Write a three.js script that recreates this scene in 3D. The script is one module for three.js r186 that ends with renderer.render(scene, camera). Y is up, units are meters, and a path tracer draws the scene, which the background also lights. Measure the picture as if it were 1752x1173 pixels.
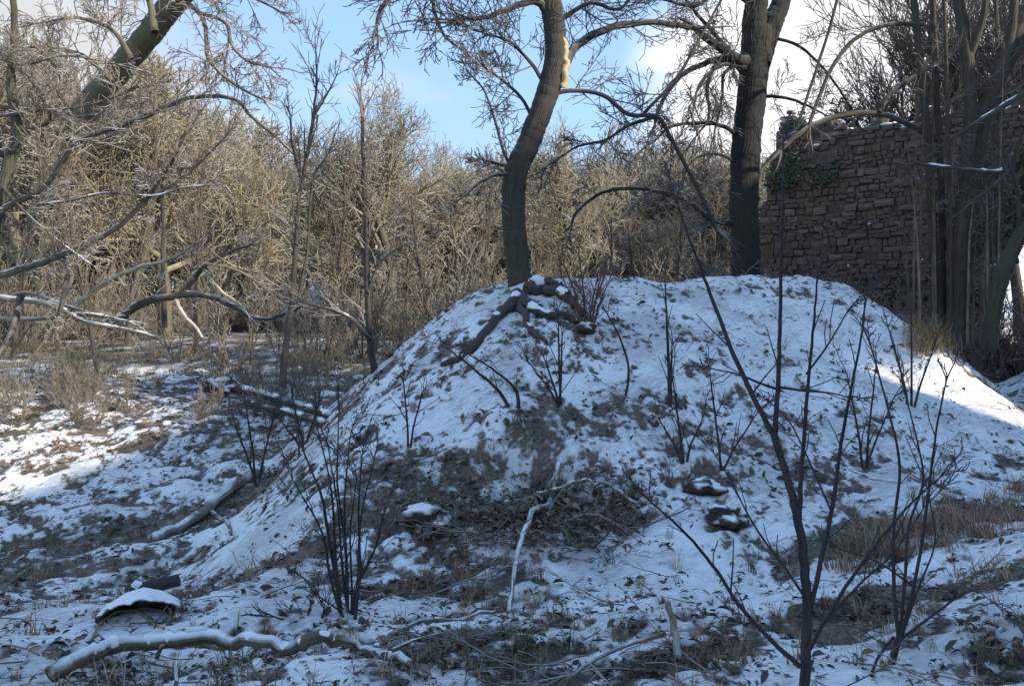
import * as THREE from 'three';
import { mergeGeometries, mergeVertices } from 'three/addons/utils/BufferGeometryUtils.js';

// ---------------------------------------------------------------- camera, sky, sun, exposure
const W = 1752, H = 1173, FOV = 44;
const F = (H / 2) / Math.tan(FOV * Math.PI / 360);          // focal length in photo pixels
const PITCH = -Math.atan(46.5 / F);
const EYE = new THREE.Vector3(0, 1.7, 0);
const scene = new THREE.Scene();
const camera = new THREE.PerspectiveCamera(FOV, W / H, 0.1, 600);
camera.position.copy(EYE);
camera.rotation.x = PITCH;
scene.add(camera);

const SUN_AZ = 0.50, SUN_EL = 0.42;                          // sun low on the right, a little behind the viewer
const SUN = new THREE.Vector3(Math.cos(SUN_EL) * Math.cos(SUN_AZ), Math.sin(SUN_EL), Math.cos(SUN_EL) * Math.sin(SUN_AZ));
const sun = new THREE.DirectionalLight(new THREE.Color(1.0, 0.90, 0.76), 4.5);
sun.position.copy(SUN).multiplyScalar(80);
sun.castShadow = true;
sun.shadow.mapSize.set(4096, 4096);
Object.assign(sun.shadow.camera, { left: -60, right: 60, top: 60, bottom: -60, near: 1, far: 220 });
sun.shadow.radius = 1.5;
scene.add(sun, sun.target);

const renderer = new THREE.WebGLRenderer({ antialias: true });
renderer.setSize(1024, 685);
renderer.toneMapping = THREE.LinearToneMapping;
renderer.toneMappingExposure = 1.58;
renderer.shadowMap.enabled = true;

// ---------------------------------------------------------------- noise and random numbers
function rng(seed) { let a = seed >>> 0; return () => { a = (a + 0x6D2B79F5) | 0; let t = Math.imul(a ^ (a >>> 15), 1 | a); t = (t + Math.imul(t ^ (t >>> 7), 61 | t)) ^ t; return ((t ^ (t >>> 14)) >>> 0) / 4294967296; }; }
const hash = (x, y, z) => { let h = Math.imul(x, 374761393) ^ Math.imul(y, 668265263) ^ Math.imul(z, 2147483647 - 1274126177); h = Math.imul(h ^ (h >>> 13), 1274126177); return ((h ^ (h >>> 16)) >>> 0) / 4294967296; };
const fade = t => t * t * (3 - 2 * t);
function vn(x, y, s = 0) {                                    // value noise in the plane, 0..1
  const xi = Math.floor(x), yi = Math.floor(y), u = fade(x - xi), v = fade(y - yi);
  const a = hash(xi, yi, s), b = hash(xi + 1, yi, s), c = hash(xi, yi + 1, s), d = hash(xi + 1, yi + 1, s);
  return a + (b - a) * u + (c - a) * v + (a - b - c + d) * u * v;
}
function vn3(x, y, z, s = 0) { const zi = Math.floor(z), w = fade(z - zi); return vn(x, y, s + zi * 131) * (1 - w) + vn(x, y, s + (zi + 1) * 131) * w; }
function fbm(x, y, o = 4, s = 0) { let a = 0.5, r = 0, n = 0; for (let i = 0; i < o; i++) { r += a * vn(x, y, s + i * 17); n += a; x = x * 2.03 + 5.1; y = y * 2.03 + 1.7; a *= 0.5; } return r / n; }
function fbm3(x, y, z, o = 4, s = 0) { let a = 0.5, r = 0, n = 0; for (let i = 0; i < o; i++) { r += a * vn3(x, y, z, s + i * 17); n += a; x = x * 2.03 + 5.1; y = y * 2.03 + 1.7; z = z * 2.03 + 3.3; a *= 0.5; } return r / n; }
const ss = (a, b, x) => { const t = Math.min(1, Math.max(0, (x - a) / (b - a))); return t * t * (3 - 2 * t); };
const lerp = (a, b, t) => a + (b - a) * t;
const V = (x, y, z) => new THREE.Vector3(x, y, z);

// ---------------------------------------------------------------- the sky
{
  const w = 1024, h = 512, data = new Float32Array(w * h * 4);
  for (let j = 0; j < h; j++) for (let i = 0; i < w; i++) {
    const th = ((j + 0.5) / h - 0.5) * Math.PI, ph = ((i + 0.5) / w - 0.5) * 2 * Math.PI;
    const y = Math.sin(th), x = Math.cos(th) * Math.cos(ph), z = Math.cos(th) * Math.sin(ph);
    const e = Math.max(0, y);
    const k = Math.pow(1 - e, 1.9);
    let c = [lerp(0.15, 0.42, k), lerp(0.31, 0.62, k), lerp(0.62, 0.86, k)];
    const sd = x * SUN.x + y * SUN.y + z * SUN.z;
    // clouds: a loose bank low on the sun's side, wisps elsewhere
    const q = 1 / (e + 0.16);
    const n = fbm3(x * q * 1.3 + 2.3, z * q * 1.3 + 9.1, y * 2, 6, 5);
    const bank = 0.34 * ss(0.02, 0.34, x) * (1 - ss(0.40, 0.75, e)) * ss(-0.35, 0.1, -z + 0.3) + 0.075 * (1 - ss(0.35, 0.7, e)) + 0.02;
    const cl = ss(0.60, 0.78, n + bank);
    const tone = lerp(0.56, 0.86, ss(0.35, 0.72, fbm3(x * q * 2 + 4, z * q * 2, y * 3, 4, 77))) * (0.92 + 0.15 * Math.max(0, sd));
    const cc = [tone, tone * 0.985, tone * 0.985];
    for (let m = 0; m < 3; m++) c[m] = lerp(c[m], cc[m], cl * 0.92);
    if (y < 0) { const g = ss(0, -0.12, y); const gr = [0.20, 0.21, 0.24]; for (let m = 0; m < 3; m++) c[m] = lerp(c[m], gr[m], g); }
    const p = (j * w + i) * 4; data[p] = c[0]; data[p + 1] = c[1]; data[p + 2] = c[2]; data[p + 3] = 1;
  }
  const t = new THREE.DataTexture(data, w, h, THREE.RGBAFormat, THREE.FloatType);
  t.mapping = THREE.EquirectangularReflectionMapping; t.magFilter = THREE.LinearFilter; t.minFilter = THREE.LinearFilter; t.wrapS = THREE.RepeatWrapping; t.needsUpdate = true;
  scene.background = t; scene.environment = t;
  scene.backgroundIntensity = 1; scene.environmentIntensity = 1;
}

// ---------------------------------------------------------------- the lie of the land
function segDist(x, z) {                                      // distance to the mound's crest line, stretched at its ends
  const ax = 0.2, az = -12.4, bx = 4.5, bz = -13.9;
  const dx = bx - ax, dz = bz - az, L2 = dx * dx + dz * dz;
  const t = ((x - ax) * dx + (z - az) * dz) / L2, c = Math.min(1, Math.max(0, t));
  let ex = x - (ax + dx * c), ez = z - (az + dz * c);
  if (t < 0) ex *= 1.5 - 0.35 * ss(0, 4, ez); if (t > 1) ex *= 1.45;
  if (ez < 0) ez *= 1.3; else ez *= 0.84;
  return Math.hypot(ex, ez);
}
function moundH(x, z) { const t = segDist(x, z) / 6.0; return t >= 1 ? 0 : 2.16 * Math.pow(1 - t * t, 2.3); }
function hillH(x, z) {
  const d = -z;
  const n = (fbm(x * 0.35, z * 0.35, 3, 31) - 0.5);
  // unseen ridge on the right, added to shade the hollow; its cutting admits a sunbeam
  const cx = x * Math.sin(SUN_AZ) - z * Math.cos(SUN_AZ);     // across-sun coordinate
  const cut = Math.exp(-Math.pow((cx - CUT) / 1.0, 2));
  const ridge = 10.25 * ss(9.2, 16, x + n) * ss(18.5, 15.5, d) * (1 - 0.92 * cut) * (1 - ss(26, 50, x)) * (1 - ss(40, 70, z));
  return ridge;
}
const CUT = 12.0;
function heightSmooth(x, z) {
  const d = -z;
  let y = -0.32 * ss(1.5, 7, d) + 0.34 * ss(8, 13.5, d) + 0.82 * ss(14, 26, d);
  y += 0.50 * ss(1.6, 4.4, x) * ss(8.4, 5.2, d);              // near bank on the right
  y += 0.28 * ss(-3.2, -7, x) * ss(9, 5.5, d) - 0.42 * ss(-1.4, -3.2, x) * ss(13.5, 9.5, d) * ss(5.2, 7.2, d) + 0.28 * ss(-1, -4, x) * ss(12.5, 15, d) * ss(24, 17, d);
  y += moundH(x, z) + hillH(x, z);
  y += 5 * ss(60, 170, Math.hypot(x, z)) * fbm(x * 0.012, z * 0.012, 2, 8);
  y += (fbm(x * 0.22, z * 0.22, 3, 3) - 0.5) * 0.32;
  y -= 0.28 * Math.exp(-Math.pow((x - 0.15) / 1.0, 2) - Math.pow((d - 7.6) / 0.5, 2));   // scooped-out foot of the mound
  return y;
}
function ray(px, py) { const v = V((px - W / 2) / F, -(py - H / 2) / F, -1); v.applyAxisAngle(V(1, 0, 0), PITCH); return v.multiplyScalar(1 / -v.z); }
const P = (px, py, d) => ray(px, py).multiplyScalar(d).add(EYE);             // a point seen at a photo pixel, d metres ahead
function G(px, py) {                                          // where a line of sight meets the ground
  const r = ray(px, py); let d = 1.2;
  for (; d < 90; d += 0.05) { const p = r.clone().multiplyScalar(d).add(EYE); if (p.y <= heightSmooth(p.x, p.z)) break; }
  const p = r.multiplyScalar(d).add(EYE); p.y = height(p.x, p.z); return p;
}
const blobs = [];
function blob(px, py, rx, rz, w, ang = 0) { const p = (() => { const r = ray(px, py); let d = 1.2; for (; d < 90; d += 0.05) { const q = r.clone().multiplyScalar(d).add(EYE); if (q.y <= heightSmooth(q.x, q.z)) break; } return r.multiplyScalar(d).add(EYE); })(); blobs.push([p.x, p.z, rx, rz, w, Math.cos(ang), Math.sin(ang)]); }
// bare or littered patches (+) and clean snow (-)
blob(900, 890, 1.05, 0.4, 0.26); blob(760, 910, 0.6, 0.4, 0.2); blob(1010, 870, 0.6, 0.4, 0.15);
blob(230, 920, 2.2, 0.5, 0.26, 0.45); blob(60, 990, 1.2, 0.5, 0.2, 0.3); blob(390, 860, 0.9, 0.35, 0.16, 0.5);
blob(560, 850, 1.3, 0.7, 0.06); blob(480, 960, 0.9, 0.22, 0.4, 0.6); blob(700, 1000, 0.9, 0.35, 0.32, 0.2);
blob(1200, 830, 0.3, 0.25, 0.16); blob(1230, 885, 0.3, 0.2, 0.2); blob(740, 780, 0.3, 0.3, 0.1);
blob(1060, 790, 0.5, 0.35, 0.06); blob(930, 770, 0.35, 0.25, 0.08); 
blob(930, 540, 0.6, 0.5, 0.16); blob(1010, 560, 0.4, 0.35, 0.18);
blob(1450, 940, 1.0, 0.22, 0.4, 0.25); blob(1650, 890, 0.9, 0.25, 0.5, 0.2); blob(1500, 1060, 1.3, 0.3, 0.25, 0.2);
blob(1050, 1140, 0.6, 0.35, 0.16); blob(700, 1120, 0.7, 0.25, 0.12);
blob(1250, 560, 2.6, 2.0, -0.05); blob(1400, 640, 1.6, 1.6, -0.04); blob(1130, 930, 0.6, 0.8, -0.3); blob(700, 730, 0.7, 0.6, -0.1);
blob(660, 985, 0.25, 0.25, -0.25); blob(480, 900, 0.5, 0.4, -0.3); blob(60, 1080, 0.7, 0.4, -0.2); blob(220, 810, 1.7, 0.8, -0.08);
blob(1700, 690, 1.6, 0.9, -0.28); blob(1250, 980, 0.5, 0.3, -0.15);
blob(150, 640, 6, 1.6, -0.12); blob(1700, 590, 1.5, 1.2, 0.35);
function bare(x, z) {                                         // 1 = leaf litter and dead grass, 0 = snow
  const d = -z, wx = x + (vn(x * 2.1, z * 2.1, 40) - 0.5) * 0.5, wz = z + (vn(x * 2.1, z * 2.1, 41) - 0.5) * 0.5;
  const m = moundH(x, z);
  let b = 0.472;
  b -= 0.018 * ss(0.9, 1.7, m);
  b += 0.03 * ss(0.05, 0.5, m) * (1 - ss(0.9, 1.4, m));
  b -= 0.03 * ss(7, 5.5, d);
  b += 0.05 * ss(15, 18, d) + 0.075 * ss(10, 12.5, d) * ss(0.5, -1.5, x) * (1 - ss(0.1, 0.4, m)) + 0.025 * ss(-1.5, -3, x) * ss(8.5, 9.5, d);
  b += 0.30 * ss(0.6, 2.5, hillH(x, z)) * ss(13, 18, d);
  for (const [bx, bz, rx, rz, w, c, s] of blobs) {
    const ux = wx - bx, uz = wz - bz, a = (ux * c - uz * s) / rx, e = (ux * s + uz * c) / rz, q = a * a + e * e;
    if (q < 4) b += w * Math.exp(-q * 1.2);
  }
  // streaks lie obliquely, as the grass has been combed down the slopes
  const u = x * 0.88 - z * 0.47, v = x * 0.47 + z * 0.88;
  const st = ss(6.8, 5.8, d) + 0.7 * ss(-2, -3, x) * ss(9, 8, d);
  const n = lerp(fbm(wx * 4.6, z * 4.0, 5, 60), fbm(u * 1.5, v * 5.2, 5, 61), Math.min(1, st));
  const f = fbm(x * 13, z * 12, 3, 62);
  return ss(0.478, 0.59, 0.54 * n + 0.46 * f + (b - 0.5));
}
function height(x, z) {
  const d = -z; let y = heightSmooth(x, z);
  const k = Math.max(0, 1 - Math.max(0, Math.hypot(x, d - 9) - 9) / 14);
  if (k > 0) y += k * ((1 - bare(x, z)) * 0.035 + (fbm(x * 1.3, z * 1.3, 4, 12) - 0.5) * 0.24 + (fbm(x * 6, z * 6, 2, 13) - 0.5) * 0.035);
  return y;
}

// ---------------------------------------------------------------- naming
const used = {};
function numbered(n) { const k = used[n] = (used[n] ?? -1) + 1; return k ? `${n}_${String(k).padStart(3, '0')}` : n; }
function tag(o, label, category, group, kind) { if (label) o.userData.label = label; if (category) o.userData.category = category; if (group) o.userData.group = group; if (kind) o.userData.kind = kind; return o; }
function thing(name, label, category, pos, group) { const o = new THREE.Group(); o.name = numbered(name); o.position.copy(pos); tag(o, label, category, group); scene.add(o); return o; }
function shade(o) { o.castShadow = true; o.receiveShadow = true; return o; }

// ---------------------------------------------------------------- textures and materials
function tex(w, h, fn, srgb, rx = 1, ry = 1) {
  const d = new Uint8Array(w * h * 4);
  for (let j = 0; j < h; j++) for (let i = 0; i < w; i++) { const c = fn(i, j), p = (j * w + i) * 4; for (let m = 0; m < 3; m++) d[p + m] = Math.max(0, Math.min(255, Math.round(c[m] * 255))); d[p + 3] = 255; }
  const t = new THREE.DataTexture(d, w, h); if (srgb) t.colorSpace = THREE.SRGBColorSpace;
  t.wrapS = t.wrapT = THREE.RepeatWrapping; t.magFilter = THREE.LinearFilter; t.minFilter = THREE.LinearMipmapLinearFilter; t.generateMipmaps = true; t.repeat.set(rx, ry); t.needsUpdate = true; return t;
}
const toS = c => c <= 0.0031308 ? c * 12.92 : 1.055 * Math.pow(c, 1 / 2.4) - 0.055;
function pvn(x, y, px, py, s) { const w = (a, m) => ((a % m) + m) % m, xi = Math.floor(x), yi = Math.floor(y), u = fade(x - xi), v = fade(y - yi); const h = (i, j) => hash(w(i, px), w(j, py), s); return lerp(lerp(h(xi, yi), h(xi + 1, yi), u), lerp(h(xi, yi + 1), h(xi + 1, yi + 1), u), v); }
const barkN = (i, j) => { const x = i / 512, y = j / 512; let r = 0; for (const [fx, fy, a] of [[10, 3, 0.5], [22, 6, 0.28], [46, 14, 0.15], [90, 60, 0.12]]) { const n = pvn(x * fx, y * fy, fx, fy, 7 + fx); r += a * (fx < 40 ? 1 - Math.abs(2 * n - 1) : n); } return r; };
const barkBump = tex(512, 512, (i, j) => { const n = barkN(i, j); return [n, n, n]; }, false, 2, 1);
const barkMap = tex(512, 512, (i, j) => { const n = barkN(i, j), k = 0.45 + 0.75 * ss(0.25, 0.8, n), m = pvn(i / 512 * 6, j / 512 * 5, 6, 5, 90); return [k * (1 - 0.12 * m), k, k * (1 - 0.16 * m)].map(v => toS(Math.min(1, v))); }, true, 2, 1);
const M = {
  bark: new THREE.MeshStandardMaterial({ vertexColors: true, roughness: 0.95, map: barkMap, bumpMap: barkBump, bumpScale: 0.02 }),
  twig: new THREE.MeshStandardMaterial({ vertexColors: true, roughness: 0.9 }),
  snow: new THREE.MeshStandardMaterial({ color: new THREE.Color(0.84, 0.835, 0.82), roughness: 0.85 }),
  wood: new THREE.MeshStandardMaterial({ vertexColors: true, roughness: 0.8, bumpMap: barkBump, bumpScale: 0.006 }),
  leaf: new THREE.MeshStandardMaterial({ color: 0xffffff, roughness: 0.85, side: THREE.DoubleSide }),
  grass: new THREE.MeshStandardMaterial({ color: 0xffffff, roughness: 0.9, side: THREE.DoubleSide }),
};

// ---------------------------------------------------------------- the ground
const SNOWC = [0.83, 0.825, 0.80];
function groundColour(x, z, b) {
  const n = fbm(x * 5, z * 5, 3, 70), f = vn(x * 34, z * 34, 71), g = vn(x * 90, z * 90, 72);
  const u = x * 0.88 - z * 0.47, v = x * 0.47 + z * 0.88;
  const str = vn(u * 12, v * 60, 73);
  const k = 0.45 + 0.9 * f * g + 0.5 * str;
  let c = [lerp(0.10, 0.19, n) * k, lerp(0.082, 0.14, n) * k, lerp(0.066, 0.105, n) * k];
  const moss = ss(0.55, 0.7, fbm(x * 1.3, z * 1.3, 3, 74)) * 0.55;
  c = [lerp(c[0], 0.075 * k, moss), lerp(c[1], 0.092 * k, moss), lerp(c[2], 0.045 * k, moss)];
  const pk = ss(0.72, 0.86, vn(x * 26, z * 26, 75) * 0.6 + str * 0.4) * 0.5;      // crumbs of snow caught in the litter
  const s = (0.94 + 0.06 * vn(x * 3, z * 3, 76)) * (1 - 0.10 * ss(0.6, 0.9, g * 0.5 + str * 0.5));
  const thin = lerp(0.60, 1, ss(0.32, 0.62, fbm(x * 1.9, z * 1.9, 4, 78) * 0.6 + str * 0.25 + f * 0.15));
  const t = Math.max((1 - b) * thin, pk * 0.8);
  return [0, 1, 2].map(m => lerp(c[m], SNOWC[m] * s, t));
}
{
  const axis = (lo, hi, step, a, b) => { const r = []; for (let v = lo; v <= hi + 1e-6; v += step) r.push(v); let s = step, v = r[0]; while (v > a) { s *= 1.11; v -= s; r.unshift(Math.max(v, a)); } s = step; v = r[r.length - 1]; while (v < b) { s *= 1.11; v += s; r.push(Math.min(v, b)); } return r; };
  const xs = axis(-8.5, 9, 0.07, -220, 220), zs = axis(-17, -2, 0.07, -260, 160);
  const nx = xs.length, nz = zs.length, pos = new Float32Array(nx * nz * 3), uv = new Float32Array(nx * nz * 2), col = new Float32Array(nx * nz * 3);
  const X0 = -11, X1 = 11, Z0 = -19, Z1 = -1;
  for (let j = 0; j < nz; j++) for (let i = 0; i < nx; i++) {
    const k = j * nx + i, x = xs[i], z = zs[j];
    pos[k * 3] = x; pos[k * 3 + 1] = height(x, z); pos[k * 3 + 2] = z;
    uv[k * 2] = (x - X0) / (X1 - X0); uv[k * 2 + 1] = (z - Z0) / (Z1 - Z0);
    const c = groundColour(x, z, bare(x, z)); col.set(c, k * 3);
  }
  const sets = { ground: [], mound: [], shading_ridge: [], far: [] };
  for (let j = 0; j < nz - 1; j++) for (let i = 0; i < nx - 1; i++) {
    const a = j * nx + i, b = a + 1, c = a + nx, e = c + 1, x = (xs[i] + xs[i + 1]) / 2, z = (zs[j] + zs[j + 1]) / 2;
    const inMap = xs[i] >= X0 && xs[i + 1] <= X1 && zs[j] >= Z0 && zs[j + 1] <= Z1;
    const key = hillH(x, z) > 0.5 ? 'shading_ridge' : !inMap ? 'far' : moundH(x, z) > 0.12 ? 'mound' : 'ground';
    sets[key].push(a, c, b, b, c, e);
  }
  const full = new THREE.BufferGeometry();
  full.setAttribute('position', new THREE.BufferAttribute(pos, 3));
  full.setIndex([].concat(sets.ground, sets.mound, sets.shading_ridge, sets.far)); full.computeVertexNormals();
  const nor = full.attributes.normal.array;
  const sub = idx => {                                        // a piece of the sheet with its own vertices
    const map = new Map(), p = [], n = [], u = [], c = [], o = [];
    for (const k of idx) { let q = map.get(k); if (q === undefined) { q = map.size; map.set(k, q); for (let m = 0; m < 3; m++) { p.push(pos[k * 3 + m]); n.push(nor[k * 3 + m]); c.push(col[k * 3 + m]); } u.push(uv[k * 2], uv[k * 2 + 1]); } o.push(q); }
    const g = new THREE.BufferGeometry(); g.setAttribute('position', new THREE.Float32BufferAttribute(p, 3)); g.setAttribute('normal', new THREE.Float32BufferAttribute(n, 3)); g.setAttribute('uv', new THREE.Float32BufferAttribute(u, 2)); g.setAttribute('color', new THREE.Float32BufferAttribute(c, 3)); g.setIndex(o); return g;
  };
  const N = 2048, hb = new Float32Array(N * N);
  const map = tex(N, N, (i, j) => {
    const x = lerp(X0, X1, (i + 0.5) / N), z = lerp(Z0, Z1, (j + 0.5) / N), b = bare(x, z);
    hb[j * N + i] = (1 - b) * 0.55 + 0.25 * vn(x * 24, z * 24, 80) + 0.2 * vn(x * 70, z * 70, 81);
    return groundColour(x, z, b).map(toS);
  }, true);
  const bump = tex(N, N, (i, j) => { const v = hb[j * N + i]; return [v, v, v]; }, false);
  const near = new THREE.MeshStandardMaterial({ map, bumpMap: bump, bumpScale: 0.03, roughness: 0.92 });
  const far = new THREE.MeshStandardMaterial({ vertexColors: true, roughness: 0.95 });
  for (const [n, idx, m] of [['ground', sets.ground, near], ['mound', sets.mound, near], ['shading_ridge', sets.shading_ridge, far], ['woodland_floor', sets.far, far]]) { const o = shade(new THREE.Mesh(sub(idx), m)); o.name = n; o.userData.kind = 'structure'; scene.add(o); }
}

// ---------------------------------------------------------------- branches
class Geo {
  constructor() { this.p = []; this.n = []; this.u = []; this.c = []; this.i = []; }
  // a tapering tube along pts; snow (0..1) whitens what faces up
  tube(pts, rad, sides, col, o = {}) {
    const base = this.p.length / 3, n = pts.length, T = V(0, 0, 0), N = V(0, 0, 0), B = V(0, 0, 0), q = V(0, 0, 0);
    let len = 0; const snow = o.snow || 0, rough = o.rough || 0, sd = o.seed || 0;
    for (let k = 0; k < n; k++) {
      T.subVectors(pts[Math.min(n - 1, k + 1)], pts[Math.max(0, k - 1)]).normalize();
      if (k === 0) { N.set(Math.abs(T.y) < 0.9 ? 0 : 1, Math.abs(T.y) < 0.9 ? 1 : 0, 0); }
      N.addScaledVector(T, -N.dot(T)).normalize(); B.crossVectors(T, N);
      if (k) len += pts[k].distanceTo(pts[k - 1]);
      for (let s = 0; s <= sides; s++) {
        const a = (s % sides) / sides * Math.PI * 2, ca = Math.cos(a), sa = Math.sin(a);
        let r = rad[k];
        q.set(0, 0, 0).addScaledVector(N, ca).addScaledVector(B, sa);
        if (rough) { const f = fbm3(ca * 1.3 + sd, sa * 1.3, len * 0.7, 2, 19), g = vn3(ca * 5 + sd, sa * 5, len * 1.1, 23), h2 = vn3(ca * 9 + sd, sa * 9, len * 3, 24); r *= 1 + rough * ((f - 0.5) * 1.3 + (Math.abs(2 * g - 1) - 0.5) * 0.5 + (h2 - 0.5) * 0.35); }
        const P0 = pts[k]; const x = P0.x + q.x * r, y = P0.y + q.y * r, z = P0.z + q.z * r;
        this.p.push(x, y, z); this.n.push(q.x, q.y, q.z); this.u.push(s / sides * Math.max(0.12, rad[0] * 6.28), len);
        let c = col;
        if (rough || n > 6) { const m = 0.75 + 0.5 * fbm3(x * 3, y * 3, z * 3, 2, 29); c = [col[0] * m, col[1] * m, col[2] * m]; if (o.moss) { const t = o.moss * ss(0.42, 0.62, fbm3(x * 2.2, y * 1.1, z * 2.2, 3, 30)) ; c = [lerp(c[0], 0.085, t), lerp(c[1], 0.10, t), lerp(c[2], 0.04, t)]; } }
        if (snow) { const t = snow * ss(0.3, 0.75, q.y) * ss(0.35, 0.6, vn3(x * 4, y * 4, z * 4, 33)); c = [lerp(c[0], 0.8, t), lerp(c[1], 0.81, t), lerp(c[2], 0.83, t)]; }
        this.c.push(c[0], c[1], c[2]);
      }
    }
    const m = sides + 1;
    for (let k = 0; k < n - 1; k++) for (let s = 0; s < sides; s++) { const a = base + k * m + s, b = a + m; this.i.push(a, a + 1, b, a + 1, b + 1, b); }
    if (o.cap) for (const [k, dir] of [[0, -1], [n - 1, 1]]) {                       // sawn or broken end
      T.subVectors(pts[k], pts[k === 0 ? 1 : n - 2]).normalize();
      const ci = this.p.length / 3; const e = pts[k]; this.p.push(e.x + T.x * rad[k] * 0.25, e.y + T.y * rad[k] * 0.25, e.z + T.z * rad[k] * 0.25); this.n.push(T.x, T.y, T.z); this.u.push(0, 0); const ec = o.capCol || col; this.c.push(...ec);
      for (let s = 0; s < sides; s++) { const a = base + k * m + s; dir > 0 ? this.i.push(a, a + 1, ci) : this.i.push(a + 1, a, ci); }
    }
  }
  empty() { return this.i.length === 0; }
  geometry(origin) {
    const g = new THREE.BufferGeometry(), p = new Float32Array(this.p);
    if (origin) for (let k = 0; k < p.length; k += 3) { p[k] -= origin.x; p[k + 1] -= origin.y; p[k + 2] -= origin.z; }
    g.setAttribute('position', new THREE.BufferAttribute(p, 3)); g.setAttribute('normal', new THREE.Float32BufferAttribute(this.n, 3)); g.setAttribute('uv', new THREE.Float32BufferAttribute(this.u, 2)); g.setAttribute('color', new THREE.Float32BufferAttribute(this.c, 3)); g.setIndex(this.i); return g;
  }
  mesh(name, mat, parent, origin) { const o = shade(new THREE.Mesh(this.geometry(origin), mat)); o.name = name; parent.add(o); return o; }
}
let TRI = 0;
function perp(t, R) { const v = V(R() - 0.5, R() - 0.5, R() - 0.5); v.addScaledVector(t, -v.dot(t)); if (v.lengthSq() < 1e-4) v.set(t.y, -t.x, 0.1); return v.normalize(); }
// one branch and, level by level, everything that grows from it
function grow(g, p, dir, len, r, lvl, o, R) {
  const last = lvl >= o.max, n = o.segs ? o.segs[Math.min(lvl, o.segs.length - 1)] : last ? 2 : 4;
  const pts = [p.clone()], rad = [r], d = dir.clone().normalize(), step = len / n;
  const wig = o.wig ?? 0.22, up = o.up ?? 0.1, rEnd = Math.max(o.rmin, r * (o.taper ?? 0.45));
  for (let k = 1; k <= n; k++) {
    d.x += (R() - 0.5) * 2 * wig; d.y += (R() - 0.5) * 2 * wig + up * (lvl === 0 ? 0.5 : 1); d.z += (R() - 0.5) * 2 * wig; d.normalize();
    pts.push(pts[k - 1].clone().addScaledVector(d, step)); rad.push(lerp(r, rEnd, k / n));
  }
  const out = g[Math.min(lvl, g.length - 1)];
  const sides = o.sides ? o.sides[Math.min(lvl, o.sides.length - 1)] : 3;
  const cv = 0.8 + 0.4 * R();
  const cl = o.cols[Math.min(lvl, o.cols.length - 1)];
  out.tube(pts, rad, sides, [cl[0] * cv, cl[1] * cv, cl[2] * cv], { snow: o.snow, moss: lvl < 2 ? o.moss : 0, rough: lvl === 0 && sides > 6 ? 0.12 : 0 });
  if (!last) kids(g, pts, rad, lvl, o, R, len);
  return pts;
}
function kids(g, pts, rad, lvl, o, R, len) {
  const nk = o.kids[Math.min(lvl, o.kids.length - 1)], t0 = o.t0 ? o.t0[Math.min(lvl, o.t0.length - 1)] : 0.25;
  const N = pts.length - 1, cnt = Math.floor(nk + R());
  for (let k = 0; k < cnt; k++) {
    const t = lerp(t0, 1, (k + R()) / cnt), f = Math.min(N - 1e-3, t * N), i = Math.floor(f), w = f - i;
    const q = pts[i].clone().lerp(pts[i + 1], w), rr = lerp(rad[i], rad[i + 1], w), tan = pts[i + 1].clone().sub(pts[i]).normalize();
    const a = lerp(o.ang[0], o.ang[1], R());
    const nd = tan.multiplyScalar(Math.cos(a)).addScaledVector(perp(tan.clone(), R), Math.sin(a));
    if (o.lift) nd.y += o.lift * (lvl === 0 ? 1 : 0.6);
    if (o.flat) nd.y *= 1 - o.flat;
    const L = len * lerp(o.ratio[0], o.ratio[1], R()) * (1 - (o.shrink ?? 0.45) * t);
    grow(g, q, nd, L, Math.max(o.rmin, Math.min(rr * 0.72, L * (o.thick ?? 0.022))), lvl + 1, o, R);
  }
}
// smooth a traced path and give it the small kinks of real wood
function smooth(pts, per, kink, R) {
  const c = new THREE.CatmullRomCurve3(pts, false, 'centripetal'), n = Math.max(2, per * (pts.length - 1)), r = c.getPoints(n);
  for (let k = 1; k < n; k++) { r[k].x += (R() - 0.5) * kink; r[k].y += (R() - 0.5) * kink; r[k].z += (R() - 0.5) * kink; }
  return r;
}
// points px,py[,dd] seen at depth running d0 -> d1; widths in photo pixels
function traced(path, d0, d1, w0, w1, R, per = 5, kink = 0.4) {
  const n = path.length - 1;
  const pts = smooth(path.map((a, k) => P(a[0], a[1], lerp(d0, d1, k / n) + (a[2] || 0))), per, kink * w0 * d0 / F * 0.35, R);
  const rad = pts.map((_, k) => Math.max(0.003, lerp(w0 * d0, w1 * d1, k / (pts.length - 1)) / F / 2));
  let len = 0; for (let k = 1; k < pts.length; k++) len += pts[k].distanceTo(pts[k - 1]);
  return { pts, rad, len };
}
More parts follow.
